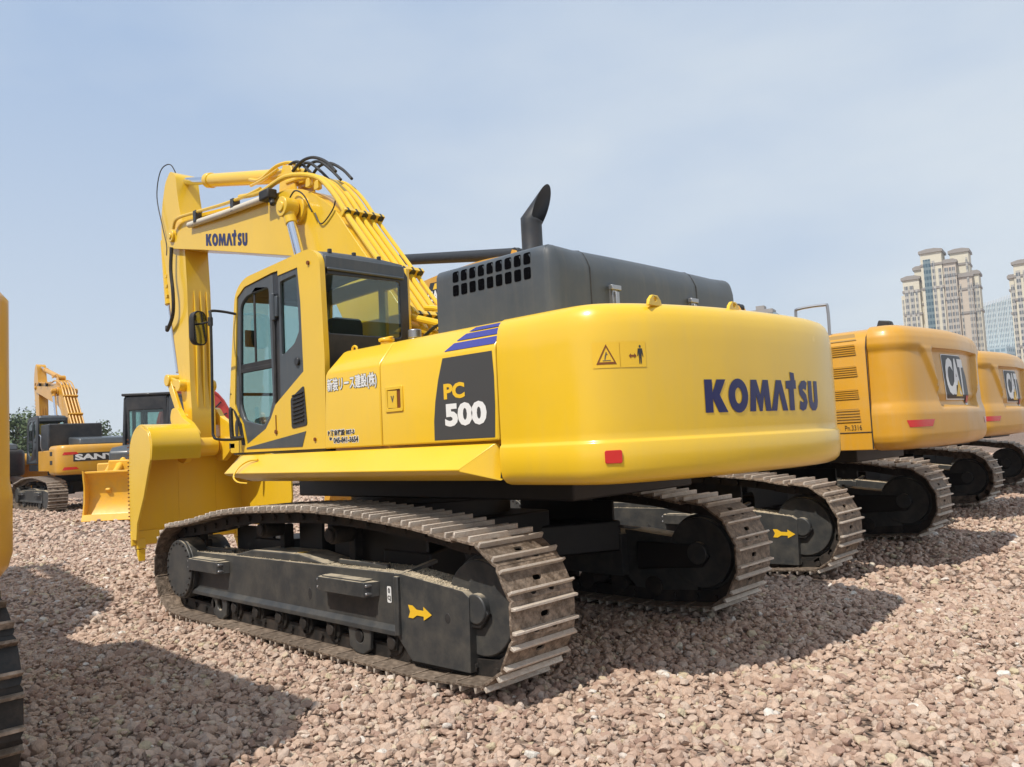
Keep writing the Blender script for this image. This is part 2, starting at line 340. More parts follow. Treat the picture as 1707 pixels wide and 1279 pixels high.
# ================================================================== crawler undercarriage
def track_path():
    """outer surface of the shoe plates, closed loop in x-z, starting under the idler end"""
    pts = [(-1.75, .035), (1.80, .035)]
    for a in range(-80, 91, 14): pts.append((2.16+.44*math.cos(math.radians(a)), .485+.44*math.sin(math.radians(a))))
    pts += [tuple(q) for q in crom([(2.05, .935), (1.65, .99), (1.2, 1.065), (.7, 1.105), (.2, 1.125), (-.3, 1.14), (-.8, 1.125), (-1.3, 1.09), (-1.75, 1.05), (-2.05, 1.0)], 4)]
    for a in range(95, 262, 14): pts.append((-2.16+.475*math.cos(math.radians(a)), .525+.475*math.sin(math.radians(a))))
    return pts
TP = track_path()
def along(n):
    P = [Vector(p) for p in TP]+[Vector(TP[0])]; Ls = [0]
    for i in range(len(P)-1): Ls.append(Ls[-1]+(P[i+1]-P[i]).length)
    tot = Ls[-1]; out = []
    def at(s):
        s %= tot
        for i in range(len(P)-1):
            if s <= Ls[i+1]: t = (s-Ls[i])/(Ls[i+1]-Ls[i]); return P[i].lerp(P[i+1], t)
    for k in range(n):
        s = tot*k/n; p = at(s); d = (at(s+.1)-at(s-.1)).normalized(); out.append((p, d))
    return out, tot
NSH = 50
SHOES, TOT = along(NSH)
PITCH = TOT/NSH
def shoe_mesh():
    g = G(); hp = PITCH/2+.006
    g.prism([(-hp, -.285), (-hp+.03, -.30), (hp-.03, -.30), (hp, -.285), (hp, .285), (hp-.03, .30), (-hp+.03, .30), (-hp, .285)], -.018, 0, 'xy',
            holes=[rrect(-.018, .018, -.05, .03, .017, 3), rrect(hp-.045, hp-.02, -.12, -.07, .012, 2), rrect(hp-.045, hp-.02, .05, .10, .012, 2)])
    g.use(1)
    for x in (-.072, .072):
        g.prism([(x-.012, 0), (x+.012, 0), (x+.008, .036), (x-.008, .036)], -.298, .298, 'xz')
    g.use(0)
    # turned-down leading lip
    g.prism([(hp-.012, -.018), (hp, -.018), (hp+.002, -.026), (hp-.010, -.026)], -.28, .28, 'xz')
    return g
def shoe_matrix(p, d):
    # local x along travel, z outward (right-hand side of travel direction is inside for this loop)
    n_ = Vector((d.y, -d.x)); M = Matrix(((d.x, 0, n_.x, p.x), (0, 1, 0, 0), (d.y, 0, n_.y, p.y), (0, 0, 0, 1))); return M
SHOE = [None]
def make_track(root, side, shoes=True):
    """one crawler: chain (> shoes), frame (> steps, rollers...), final drive, idler. Built round y=0 and moved."""
    y0 = 1.37*side; s = side
    g = G()
    for p, d in SHOES:
        M = shoe_matrix(p, d)
        for yy in (-.11, .075): g.box(-PITCH/2+.004, PITCH/2+.018, yy, yy+.035, -.125, -.02, M)
        g.cyl(M @ Vector((PITCH/2-.01, -.13, -.075)), M @ Vector((PITCH/2-.01, .13, -.075)), .028, n=8)
    ch = g.build('crawler_track', 'dark_iron', root); ch.location = (0, y0, 0)
    if SHOE[0] is None:
        o = shoe_mesh().build('track_shoe', ['shoe_steel', 'grouser_steel'], None, bevel=.003, seg=1, ang=30); SHOE[0] = o; first = o
    else: first = None
    for i, (p, d) in enumerate(SHOES):
        o = first if (first and i == 0) else SHOE[0].copy()
        if o is not first: COL.objects.link(o)
        o.parent = ch; M = shoe_matrix(p, d); o.matrix_local = M @ Matrix.Rotation(math.radians(random.uniform(-.8, .8)), 4, 'Y')
    # frame: hollow-looking box beam with a sloped top and bottom flange
    g = G(); yo = .15; yi = -.20
    g.prism([(2.10, .27), (2.10, .60), (1.95, .66), (-1.30, .695), (-1.36, .66), (-1.36, .27)], yi, yo, 'xz')
    g.use(1).prism(circ(-.16, .44, .028, 14, .05), yo-.01, yo+.0015, 'xz').use(0)
    g.prism([(yo-.01, .27), (yo+.035, .25), (yo+.035, .285), (yo-.01, .33)], -1.34, 2.12, 'yz')
    fr = g.build('track_frame', ['frame_paint', 'rubber'], root, bevel=.012); fr.location = (0, y0, 0)
    if s < 0: fr.scale = (1, -1, 1)
    for xa_, xb_, za_, zb_ in ((-1.28, -.05, .66, .985), (.15, .52, .66, .97), (1.0, 1.7, .60, .90)): g = G(); g.box(xa_, xb_, yi-.01, yi+.02, za_, zb_); g.build('gap_shade_plate', 'under_shade', fr)  # near-black sheets added to make the gap between track and frame look shaded
    # raised top deck plates with caked grit
    g = G(); g.prism([(1.25, .66), (.85, .735), (.05, .745), (-.35, .69)], yi+.02, yo-.03, 'xz'); g.box(1.35, 1.9, .02, .06, .66, .70); g.box(-.45, -1.1, .02, .06, .69, .73)
    g.build('cover_plate', 'frame_paint', fr, bevel=.01)
    g = G()
    g.prism([(-1.34, .25), (-1.34, .70), (-1.40, .70), (-2.06, .635), (-2.12, .60), (-2.11, .11), (-1.50, .10)], yi+.1, yo+.02, 'xz')
    g.use(1).prism(circ(-1.90, .44, .03, 14, .036), yo, yo+.0215, 'xz')
    gd = g.build('idler_guard', ['frame_paint', 'rubber'], fr, bevel=.02, seg=3)
    g = G(); g.bar((-1.37, yo+.03, .26), (-1.37, yo+.03, .68), .03, .05); g.bar((-1.37, yo+.02, .68), (-1.37, -.2, .74), .05, .03, (1, 0, 0)); g.build('guard_rib', 'frame_paint', fr, bevel=.006)
    for xa, xb, zz in ((1.93, 1.22, .555), (-.40, -1.12, .565)):
        g = G(); P = [(xa, yo), (xa-.05, yo+.11), (xb+.05, yo+.11), (xb, yo), (xb, yo-.01), (xa, yo-.01)]
        g.prism(P[:4], zz-.055, zz+.055, 'xy'); g.box(xa-.08, xb+.08, yo-.02, yo+.09, zz+.055, zz+.066)
        g.use(1)
        for xx in (xa-.035, xb+.035):
            for dz in (-.03, .03): g.cyl((xx, yo+.0, zz+dz), (xx, yo+.105, zz+dz), .012, n=8)
        g.build('step', ['frame_paint', 'steel'], fr, bevel=.008)
    for xx in (.69, -.42):
        g = G(); g.cyl((xx, -.10, .925), (xx, .10, .925), .075, n=20); g.cyl((xx, .10, .925), (xx, .13, .925), .055, n=20)
        g.box(xx-.04, xx+.04, -.2, -.1, .66, .95); g.build('carrier_roller', 'dark_iron', fr, bevel=.008)
    for i in range(9):
        xx = 1.55-i*.40
        g = G(); g.cyl((xx, -.13, .185), (xx, .13, .185), .095, n=18); g.cyl((xx, .13, .185), (xx, .165, .185), .05, n=12)
        g.prism([(xx-.07, .29), (xx+.07, .29), (xx+.045, .13), (xx-.045, .13)], .12, .15, 'xz'); g.build('track_roller', 'dark_iron', fr, bevel=.006)
    for xx in (1.42, -.86):
        g = G(); g.prism([(xx-.15, .28), (xx+.15, .28), (xx+.13, .10), (xx+.05, .06), (xx-.06, .06), (xx-.13, .10)], .13, .165, 'xz', holes=[circ(xx, .19, .055, 14)])
        g.build('roller_guard', 'frame_paint', fr, bevel=.008)
    # final drive hub, drive sprocket, idler
    hub = G(); hub.cyl((2.17, -.22, .485), (2.17, .20, .485), .30, n=40); hub.cyl((2.17, .20, .485), (2.17, .225, .485), .285, n=40)
    hub.use(1)
    for k in range(22):
        a = 2*math.pi*k/22; hub.cyl((2.17+.258*math.cos(a), .215, .485+.258*math.sin(a)), (2.17+.258*math.cos(a), .238, .485+.258*math.sin(a)), .013, n=6)
    h = hub.build('final_drive', ['frame_paint', 'dark_iron'], root, bevel=.008); h.location = (0, y0, 0)
    if s < 0: h.scale = (1, -1, 1)
    sp = []; nT = 20
    for k in range(nT*4):
        a = 2*math.pi*k/(nT*4); rr = .345 if k % 4 in (0, 1) else .30; sp.append((2.17+rr*math.cos(a), .485+rr*math.sin(a)))
    g = G(); g.prism(sp, -.03, .03, 'xz'); o = g.build('sprocket', 'dark_iron', root); o.location = (0, y0, 0)
    g = G(); g.cyl((-2.16, -.11, .525), (-2.16, .11, .525), .315, n=40); g.cyl((-2.16, -.045, .525), (-2.16, .045, .525), .345, n=40); g.cyl((-2.16, -.16, .525), (-2.16, .16, .525), .10, n=20)
    o = g.build('idler', 'frame_paint', root, bevel=.01); o.location = (0, y0, 0)
    # inner dark side plates of the idler yoke
    g = G(); g.prism([(-1.5, .30), (-1.5, .62), (-2.28, .60), (-2.36, .48), (-2.26, .36)], -.2, -.15, 'xz'); g.prism([(-1.5, .34), (-1.5, .60), (-2.20, .60), (-2.28, .50), (-2.2, .40)], .115, .15, 'xz')
    o = g.build('idler_yoke', 'under_shade', root, bevel=.01); o.location = (0, y0, 0)
    return ch, fr

# ================================================================== bodies lofted round a plan outline
class Shell:
    """horizontal outline (half, mirrored about y=yc) swept up through (z, inset) levels, with an optional relief"""
    def __init__(s, half, levels, yc=0., relief=None, res=7, whole=False):
        h = [Vector(q) for q in crom(half, res)]
        full = h if whole else h+[Vector((q.x, 2*yc-q.y)) for q in reversed(h[:-1])]
        s.P = full; s.S = [0.]
        for i in range(1, len(full)): s.S.append(s.S[-1]+(full[i]-full[i-1]).length)
        s.N = []
        for i, p in enumerate(full):
            d = (full[min(i+1, len(full)-1)]-full[max(i-1, 0)]).normalized(); s.N.append(Vector((d.y, -d.x)))   # outward, path runs left side -> rear -> right side
        s.levels = levels; s.relief = relief
    def at(s, q, z, off=0.):
        for i in range(len(s.S)-1):
            if q <= s.S[i+1] or i == len(s.S)-2:
                t = (q-s.S[i])/(s.S[i+1]-s.S[i]); p = s.P[i].lerp(s.P[i+1], t); n_ = s.N[i].lerp(s.N[i+1], t).normalized(); break
        ins = s.inset(z)+(s.relief(q, z) if s.relief else 0); p = p-n_*(ins-off); return Vector((p.x, p.y, z))
    def inset(s, z):
        L_ = s.levels
        for i in range(len(L_)-1):
            if L_[i][0] <= z <= L_[i+1][0]:
                t = (z-L_[i][0])/max(1e-9, L_[i+1][0]-L_[i][0]); return L_[i][1]*(1-t)+L_[i+1][1]*t
        return L_[0][1] if z < L_[0][0] else L_[-1][1]
    def build(s, name, mat, parent, dz=None, ds=None, ang=50, **k):
        zs = [l_[0] for l_ in s.levels]
        if dz:
            Z = []
            for i in range(len(zs)-1):
                n_ = max(1, int((zs[i+1]-zs[i])/dz+.5)); Z += [zs[i]+(zs[i+1]-zs[i])*j/n_ for j in range(n_)]
            zs = Z+[zs[-1]]
        qs = s.S
        if ds: n_ = int(s.S[-1]/ds); qs = [s.S[-1]*i/n_ for i in range(n_+1)]
        rows = [[s.at(q, z) for q in qs] for z in zs]
        g = G(); g.grid(rows); n_ = len(qs)
        g.add([v for v in rows[0]], [tuple(range(n_))]); g.add([v for v in rows[-1]], [tuple(range(n_-1, -1, -1))])
        o0, o1 = [row[0] for row in rows], [row[-1] for row in rows]; m_ = len(rows)
        g.add(o0+o1, [(i, i+1, m_+i+1, m_+i) for i in range(m_-1)])
        return g.build(name, mat, parent, ang=ang, weld=True, **k)

# ================================================================== the big yellow excavator in front
EX = empty('excavator', (0, 0, 0), label='large glossy yellow excavator in the centre with number 500 on its flank', cat='excavator', group='excavators parked in a row on the gravel')
tl, fl = make_track(EX, 1); tr_, fr_ = make_track(EX, -1)
# decals on the near crawler
def grit(parent, boxes, n_, seed):
    rng = random.Random(seed); g = G()
    for _ in range(n_):
        x0, x1, y0, y1, za, zb = boxes[rng.randrange(len(boxes))]; t = rng.random(); x = x0+(x1-x0)*t; y = y0+(y1-y0)*rng.random()**.8; z = za+(zb-za)*t; s = rng.uniform(.003, .009)
        A = Matrix.Translation((x, y, z+s*.3)) @ Matrix.Rotation(rng.uniform(0, 3), 4, Vector((rng.random()+.1, rng.random(), rng.random())).normalized())
        g.add([A @ Vector(q) for q in ((s, 0, 0), (-s, 0, 0), (0, s*.8, 0), (0, -s*.8, 0), (0, 0, s*.6), (0, 0, -s*.6))], [(0, 2, 4), (2, 1, 4), (1, 3, 4), (3, 0, 4), (2, 0, 5), (1, 2, 5), (3, 1, 5), (0, 3, 5)])
    g.build('grit', 'grit', parent, recalc=False, kind='stuff')
grit(fl, [(1.93, -1.3, -.19, .14, .662, .697), (-1.40, -2.06, -.09, .16, .70, .635), (1.2, .1, -.17, .11, .67, .745)], 2600, 5)
ARW = [(0, .10), (.10, .10), (.10, .155), (.22, .06), (.10, -.035), (.10, .02), (.0, .02), (-.06, -.03), (-.13, -.03), (-.10, .06), (-.13, .15), (-.06, .15)]
def arrow(parent, side):
    fn = lambda a, b: (-(a*.74+1.58), .176, b*.50+.415)
    decal('arrow_decal', poly(ARW), 'yellow_decal', parent, fn)
arrow(fl, 1); arrow(fr_, -1)
decal('sticker', (rrect(1.215, 1.265, .475, .595, .012, 3), [tuple(range(16))]), 'white_decal', fl, on_left(.1535))
decal('sticker_text', fit(font_polys('0', bold=.03), 1.228, 1.252, .545, .583), 'black_decal', fl, on_left(.156))
decal('sticker_text', fit(font_polys('CJ', bold=.03), 1.222, 1.258, .488, .528), 'black_decal', fl, on_left(.156))
decal('sticker', quad(-.16, -.06, 0, .07), 'yellow_decal', fl, lambda a, b: (-a, b, .749))

# car body between the crawlers and slewing ring
g = G(); g.prism([(.95, -.62), (.95, .62), (-.95, .62), (-.95, -.62)], .55, .95, 'xy')
for sx in (1, -1):
    for sy in (1, -1):
        g.prism([(sx*.25, sy*.55), (sx*.9, sy*.40), (sx*1.35, sy*1.2), (sx*.75, sy*1.2)], .50, .80, 'xy')
g.build('car_body', 'under_shade', EX, bevel=.02)
g = G(); g.cyl((0, 0, .93), (0, 0, 1.14), .74, n=48); g.cyl((0, 0, 1.10), (0, 0, 1.18), .80, n=48); g.build('slewing_ring', 'under_shade', EX, bevel=.01)
g = G(); g.box(-2.45, 1.15, -.75, .80, 1.17, 1.42); g.box(-2.4, 1.05, -1.42, 1.42, 1.36, 1.60); g.box(.3, 1.35, -.35, .38, 1.2, 1.75)
g.build('revolving_frame', 'under_shade', EX, bevel=.015)
# sloping side aprons
for s in (1, -1):
    sec = [(1.46*s, 1.605), (1.635*s, 1.445), (1.625*s, 1.43), (1.50*s, 1.365), (1.40*s, 1.365), (1.40*s, 1.60)]
    xa, xb = 1.08, -2.36; n_ = len(sec)
    ends = []
    for x_, cut in ((xa, -.30), (xb, .24)):
        ends.append([(x_+cut*((1.605-q[1])/.24 if q[1] > 1.43 else ((q[1]-1.36)/.07*.7)), q[0], q[1]) if False else (x_+(cut*(.0 if i in (0, 5) else (0.05 if i in (1, 2) else 1.0)) if x_ > 0 else (0.0 if i in (0, 5, 4) else (.18 if i in (1, 2) else -.08))), q[0], q[1]) for i, q in enumerate(sec)])
    g = G(); g.add(ends[0]+ends[1], [tuple(range(n_)), tuple(range(2*n_-1, n_-1, -1))]+[(i, (i+1) % n_, (i+1) % n_+n_, i+n_) for i in range(n_)])
    ap = g.build('side_apron', 'yellow_paint', EX, bevel=.006)
    if s > 0:
        g = G(); g.tube([(.62, 1.53, 1.56), (.74, 1.56, 1.55), (.80, 1.62, 1.50), (.79, 1.68, 1.42), (.70, 1.69, 1.37), (.58, 1.66, 1.355)], .008, n=8); g.build('hook', 'yellow_paint', ap)
# side doors (left and right) with chamfered shoulder
def side_panel(xa, xb, s, front_cut=False, name='side_door'):
    y = 1.47*s; g = G(); sh = .14*s
    c = .11 if front_cut else 0.
    pr = [(y, 1.625), (y, 2.225), (y-.012*s, 2.26), (y-sh, 2.415), (y-sh-.03*s, 2.43), (y-.5*s, 2.43), (y-.5*s, 1.625)]
    n_ = len(pr); A = [(xa-(c*max(0, (q[1]-2.1)/.33) if c else 0), q[0], q[1]) for q in pr]; B = [(xb-(.10*max(0, (q[1]-2.2)/.2)**1.2 if name == 'x' else 0), q[0], q[1]) for q in pr]
    g.add(A+B, [tuple(range(n_)), tuple(range(2*n_-1, n_-1, -1))]+[(i, (i+1) % n_, (i+1) % n_+n_, i+n_) for i in range(n_)])
    return g.build(name, 'yellow_paint', EX, bevel=.012, seg=3)
dA = side_panel(-.375, -1.150, 1, True); dB = side_panel(-1.158, -2.405, 1)
for s_ in (-1,): side_panel(.95, -.55, s_, True); side_panel(-.56, -2.405, s_)
g = G(); g.box(-.40, -2.40, -.98, .98, 1.6, 2.425); g.box(-.42, -2.41, -1.40, 1.40, 1.58, 2.2); g.build('engine_bay', 'yellow_paint', EX, bevel=.01)
# recessed latch
g = G(); g.prism(rrect(-1.43, -1.22, 1.875, 2.065, .01, 2), 1.469, 1.479, 'xz', holes=[rrect(-1.405, -1.245, 1.90, 2.04, .008, 2)]); lt = g.build('door_latch', 'yellow_paint', dB, bevel=.003)
g = G(); g.box(-1.405, -1.245, 1.466, 1.4705, 1.90, 2.04); g.build('latch_recess', 'brown_decal', dB)
g = G(); g.prism([(-1.25, 1.905), (-1.25, 2.035), (-1.36, 2.03), (-1.36, 1.90)], 1.470, 1.4775, 'xz'); g.build('latch_plate', 'yellow_paint', dB, bevel=.002)
decal('latch_mark', fit(font_polys('V', bold=.05), 1.29, 1.33, 1.945, 1.995), 'outline_decal', dB, on_left(1.479))
# charcoal panel with model digits, stripes
shf = lambda a, b: (-a, 1.4735-max(0, (b-2.235))*.70, b-(max(0, b-2.235)*.02)+.002)
decal('number_panel', ([(1.885, 2.215), (2.02, 2.215), (2.17, 2.215), (2.378, 2.215), (2.388, 2.05), (2.386, 1.85), (2.372, 1.645), (1.765, 1.645), (1.768, 1.78), (1.79, 1.92), (1.83, 2.07)], [tuple(range(11))]), 'charcoal_decal', dB, on_left(1.4715))
decal('lettering', fit(font_polys('PC', bold=.045), 1.885, 2.10, 1.925, 2.035), 'yellow_decal', dB, on_left(1.4735))
decal('lettering', fit(font_polys('500', bold=.05), 1.888, 2.305, 1.735, 1.895), 'white_decal', dB, on_left(1.4735))
def shoulder(a, b):   # b = distance up the shoulder slope from its crease
    t = b; return (-a, 1.468-.14*(t/.21)+.0035, 2.245+.175*(t/.21)+.0035)
for a0, a1, b0, b1 in ((1.895, 1.955, .015, .082), (1.965, 2.03, .100, .155), (2.045, 2.10, .170, .200)):
    decal('stripe', poly([(a0, b0), (2.395, b0), (2.405, b1), (a1, b1)]), 'blue_decal', dB, shoulder)
# firm's name and small print, white with dark outline
def outlined(text, box, parent, y_):
    x0, x1, y0, y1 = box; base = fit(font_polys(text, bold=.008), x0, x1, y0, y1); k = 0
    for mat_, nm, offs in (('outline_decal', 'lettering_outline', ((-.006, -.004), (.006, -.004), (-.006, .005), (.006, .005))), ('white_decal', 'lettering', ((-.0026, 0), (.0026, 0), (0, .0022), (0, -.0022)))):
        for dx, dy in offs:
            k += 1; decal(nm, ([(a+dx, b+dy) for a, b in base[0]], base[1]), mat_, parent, on_left(y_+.0004*k))
outlined('新装リース建設(株)', (.445, 1.115, 2.075, 2.195), dA, 1.4712)
for txt, (x0, x1, y0, y1) in (('P.特自建設 887-3', (.43, .80, 1.728, 1.776)), ('℡ 045-841-3654', (.45, .85, 1.668, 1.716))):
    decal('lettering_ground', fit(font_polys(txt, bold=.10), x0-.006, x1+.006, y0-.006, y1+.006), 'white_decal', dA, on_left(1.4712))
    decal('lettering', fit(font_polys(txt, bold=.035), x0, x1, y0, y1), 'black_decal', dA, on_left(1.4728))
# filler caps between cab and tank
g = G(); g.cyl((-.85, 1.16, 2.40), (-.85, 1.16, 2.475), .050, n=20); g.cyl((-.85, 1.16, 2.475), (-.85, 1.16, 2.50), .066, n=20); g.box(-.93, -.77, 1.145, 1.175, 2.50, 2.512); g.build('filler_cap', 'yellow_paint', EX, bevel=.006)
g = G(); g.cyl((-1.02, 1.0, 2.42), (-1.02, 1.0, 2.49), .05, n=20); g.cyl((-1.02, 1.0, 2.49), (-1.02, 1.0, 2.56), .055, n=20); g.build('breather_cap', 'steel', EX, bevel=.006)
g = G(); g.tube([(-.50, 1.25, 2.42), (-.50, 1.25, 2.455), (-.53, 1.25, 2.47), (-.56, 1.25, 2.455), (-.56, 1.25, 2.42)], .010, n=8); g.build('lifting_eye', 'yellow_paint', EX)

# counterweight
half = [(-2.412, 1.475), (-2.70, 1.475), (-2.93, 1.474), (-3.06, 1.462), (-3.17, 1.42), (-3.26, 1.34), (-3.34, 1.22), (-3.41, 1.07), (-3.49, .83), (-3.57, .5), (-3.62, .1), (-3.65, -.3), (-3.65, -.65), (-3.615, -.95), (-3.56, -1.15), (-3.48, -1.30), (-3.36, -1.41), (-3.22, -1.462), (-3.0, -1.475), (-2.412, -1.475)]
lv = [(1.325, .15), (1.330, .095), (1.345, .050), (1.375, .018), (1.42, .003), (1.48, .0), (1.572, .0), (1.582, .005), (1.590, .014), (1.600, .017), (1.64, .016), (1.9, .014), (2.18, .014), (2.28, .020), (2.34, .032), (2.38, .050), (2.408, .075), (2.422, .105), (2.428, .15)]
CW = Shell(half, lv, res=8, whole=True)
cw = CW.build('counterweight', 'yellow_paint', EX)
ctr = CW.S[-1]/2
def cwf(off): return lambda a, b: CW.at(ctr+a, b, off)
decal('lettering', fit(logo_word(), -.83, .52, 1.725, 1.998), 'navy_decal', cw, cwf(.0035), step=.03)
sL = ctr-1.58   # warning plates near the left corner
def s_at(y_target, x_target):
    best = min(range(len(CW.P)), key=lambda i: (CW.P[i]-Vector((x_target, y_target))).length); return CW.S[best]
W0 = .767; 
decal('warning_plate', quad(W0, W0+.235, 2.02, 2.175), 'yellow_decal', cw, lambda a, b: CW.at(W0+(a-W0)*.718, b, .003), step=.03)
decal('warning_plate', quad(W0+.24, W0+.475, 2.02, 2.175), 'yellow_decal', cw, lambda a, b: CW.at(W0+(a-W0)*.718, b, .003), step=.03)
tri = [(.03, .022), (.205, .022), (.118, .142)]; tri2 = [(.053, .035), (.183, .035), (.118, .124)]
tv = tessellate_polygon([[Vector((*q, 0)) for q in tri], [Vector((*q, 0)) for q in tri2]])
decal('warning_sign', ([(W0+a, 2.02+b) for a, b in tri+tri2], [tuple(t) for t in tv]), 'brown_decal', cw, lambda a, b: CW.at(W0+(a-W0)*.718, b, .005), step=.03)
for pl in ([(.085, .042), (.155, .042), (.155, .046), (.085, .046)], [(.10, .05), (.108, .05), (.116, .07), (.124, .095), (.116, .095), (.106, .073)], [(.105, .075), (.118, .08), (.13, .078), (.13, .082), (.118, .086)]):
    decal('warning_sign', poly([(W0+a, 2.02+b) for a, b in pl]), 'outline_decal', cw, lambda a, b: CW.at(W0+(a-W0)*.718, b, .005))
man = [(-.012, .02), (-.004, .02), (-.001, .07), (.003, .02), (.011, .02), (.013, .085), (.024, .06), (.029, .064), (.02, .112), (-.02, .112), (-.028, .068), (-.022, .064), (-.013, .09)]
decal('warning_figure', (lambda t: ([(W0+.42+q[0], 2.02+q[1]) for q in man], [tuple(i) for i in t]))(tessellate_polygon([[Vector((*q, 0)) for q in man]])), 'black_decal', cw, lambda a, b: CW.at(W0+(a-W0)*.718, b, .005))
decal('warning_figure', poly([(W0+.42+q[0], 2.02+.124+q[1]) for q in circ(0, 0, .009, 10)]), 'black_decal', cw, lambda a, b: CW.at(W0+(a-W0)*.718, b, .005))
dbl = [(.315, .068), (.335, .084), (.335, .074), (.365, .074), (.365, .084), (.385, .068), (.365, .052), (.365, .062), (.335, .062), (.335, .052)]
decal('warning_figure', (lambda t: ([(W0+q[0], 2.02+q[1]) for q in dbl], [tuple(i) for i in t]))(tessellate_polygon([[Vector((*q, 0)) for q in dbl]])), 'brown_decal', cw, lambda a, b: CW.at(W0+(a-W0)*.718, b, .005))
# red reflector
S0 = .808
rr_ = rrect(0, .102, 0, .078, .012, 3)
g = G(); n_ = len(rr_); base = [CW.at(S0+a, 1.455+b, .0) for a, b in rr_]; top = [CW.at(S0+a, 1.455+b, .012) for a, b in rr_]
g.add(base+top, [tuple(range(n_, 2*n_))]+[(i, (i+1) % n_, (i+1) % n_+n_, i+n_) for i in range(n_)]); g.build('reflector', 'red_lens', cw, bevel=.003)
for x_, y_ in ((-3.36, 1.02), (-3.50, .30)):
    g = G(); g.prism([(y_-.072, 2.40), (y_-.062, 2.438), (y_-.028, 2.468), (y_+.028, 2.468), (y_+.062, 2.438), (y_+.072, 2.40)], x_-.012, x_+.012, 'yz', holes=[circ(y_, 2.442, .014, 12)]); g.build('lifting_eye', 'yellow_paint', cw, bevel=.006)

# engine hood with vents, latches, exhaust
half = [(-1.48, 1.145), (-1.90, 1.145), (-2.25, 1.145), (-2.54, 1.143), (-2.60, 1.13), (-2.645, 1.085), (-2.662, 1.02), (-2.672, .80), (-2.685, .4), (-2.69, 0), (-2.69, -.11)]
lv = [(2.40, .0), (2.70, .0), (2.86, .003), (2.89, .006), (2.915, .016), (2.932, .034), (2.942, .058), (2.946, .10)]
HD0 = Shell(half, lv, yc=-.11, res=8); HT = HD0.S[-1]
def hood_relief(q, z):
    k = min(1, max(0, (min(q, HT-q)-1.02)/.40)); return k*max(0, (z-2.80))*.42      # sloped band above the rear face
HD = Shell(half, lv, yc=-.11, relief=hood_relief, res=8)
hd = HD.build('engine_hood', 'grey_paint', EX, dz=.05, ang=32)
for row, zc in ((0, 2.862), (1, 2.758)):
    for i in range(9):
        xc = -1.70-i*.0915; 
        if True:
            # recessed black port with a rim, on the slightly sloped flank
            def P(a, b, off): q = HD.at(-1.48-xc-a, zc+b, off); return q
            rr0 = rrect(-.032, .032, -.041, .041, .013, 3); n_ = len(rr0)
            g = G(); g.add([P(a, b, .0015) for a, b in rr0]+[P(a*.97, b*.97, -.004) for a, b in rr0], [tuple(range(n_, 2*n_))]+[(k, (k+1) % n_, (k+1) % n_+n_, k+n_) for k in range(n_)])
            g.add([P(a, b, .003) for a, b in rr0], [tuple(range(n_))]); g.build('vent', 'void', hd)
for sx in (1, -1):
    g = G()
for yy in (.74, -.61):     # panel seams across the rear and roof of the hood
    q = min(HD.S, key=lambda s_: abs(HD.at(s_, 2.6).y-yy) if HD.at(s_, 2.6).x < -2.55 else 9)
    g = G(); pts = [HD.at(q, z, .0015) for z in [2.42, 2.6, 2.72, 2.80, 2.86, 2.905, 2.935, 2.95]]; g.tube(pts, .0045, n=6, curve=False); g.build('panel_seam', 'rubber', hd)
for yy in (.53, -.52):
    g = G(); x_ = -2.695
    g.box(x_-.018, x_+.03, yy-.03, yy+.03, 2.50, 2.68); g.box(x_-.035, x_, yy-.055, yy+.055, 2.655, 2.69); g.box(x_-.04, x_-.015, yy-.02, yy+.02, 2.44, 2.64); g.cyl((x_-.04, yy-.045, 2.47), (x_-.04, yy+.045, 2.47), .012, n=10)
    g.build('hood_latch', 'steel', hd, bevel=.004)
g = G(); ex0 = Vector((-1.84, .42, 2.90)); n_ = 32; rows = []
rad = .083
def ring(c, ax, rr, tilt=None): 
    ax = Vector(ax).normalized(); a = Vector((0, 0, 1)).cross(ax) if abs(ax.z) < .95 else Vector((1, 0, 0)); a = (a-ax*a.dot(ax)).normalized(); b = ax.cross(a); return a, b
pth = [(Vector((-1.84, .42, 2.90)), .092, None), (Vector((-1.84, .42, 3.06)), .092, None), (Vector((-1.84, .42, 3.075)), .085, None), (Vector((-1.84, .42, 3.33)), .085, None)]
eld = Vector((-.43, -.42, .78)).normalized()        # the raked outlet leans back and to the right
ob = []
for c, rr, _ in pth: ob.append([c+Vector((math.cos(2*math.pi*k/n_)*rr, math.sin(2*math.pi*k/n_)*rr, 0)) for k in range(n_)])
# mitre joint ring then outlet cut with a steep plane
last = ob[-1]; mid = (Vector((0, 0, 1))+eld).normalized(); c0 = Vector((-1.84, .42, 3.37))
mit = []
for p in last:
    t = ((c0-p).dot(mid))/Vector((0, 0, 1)).dot(mid); mit.append(p+Vector((0, 0, 1))*t)
ob.append(mit)
cn = Vector((-.96, -.06, -.10)).normalized(); c1 = c0+eld*.140
outr = [p+eld*max(.012, (c1-p).dot(cn)/eld.dot(cn)) for p in mit]
ob.append(outr); inn = [c1+(p-c1)*.93 for p in outr]; ob.append(inn)
ob.append([c0+(p-c0)*.9 for p in mit]); ob.append([Vector((p.x*.9-1.84*.1, p.y*.9+.42*.1, 3.0)) for p in last])
g.grid(ob, closed=True); g.add(ob[-1], [tuple(range(n_))]); g.build('exhaust_pipe', 'exhaust_paint', EX, ang=40)

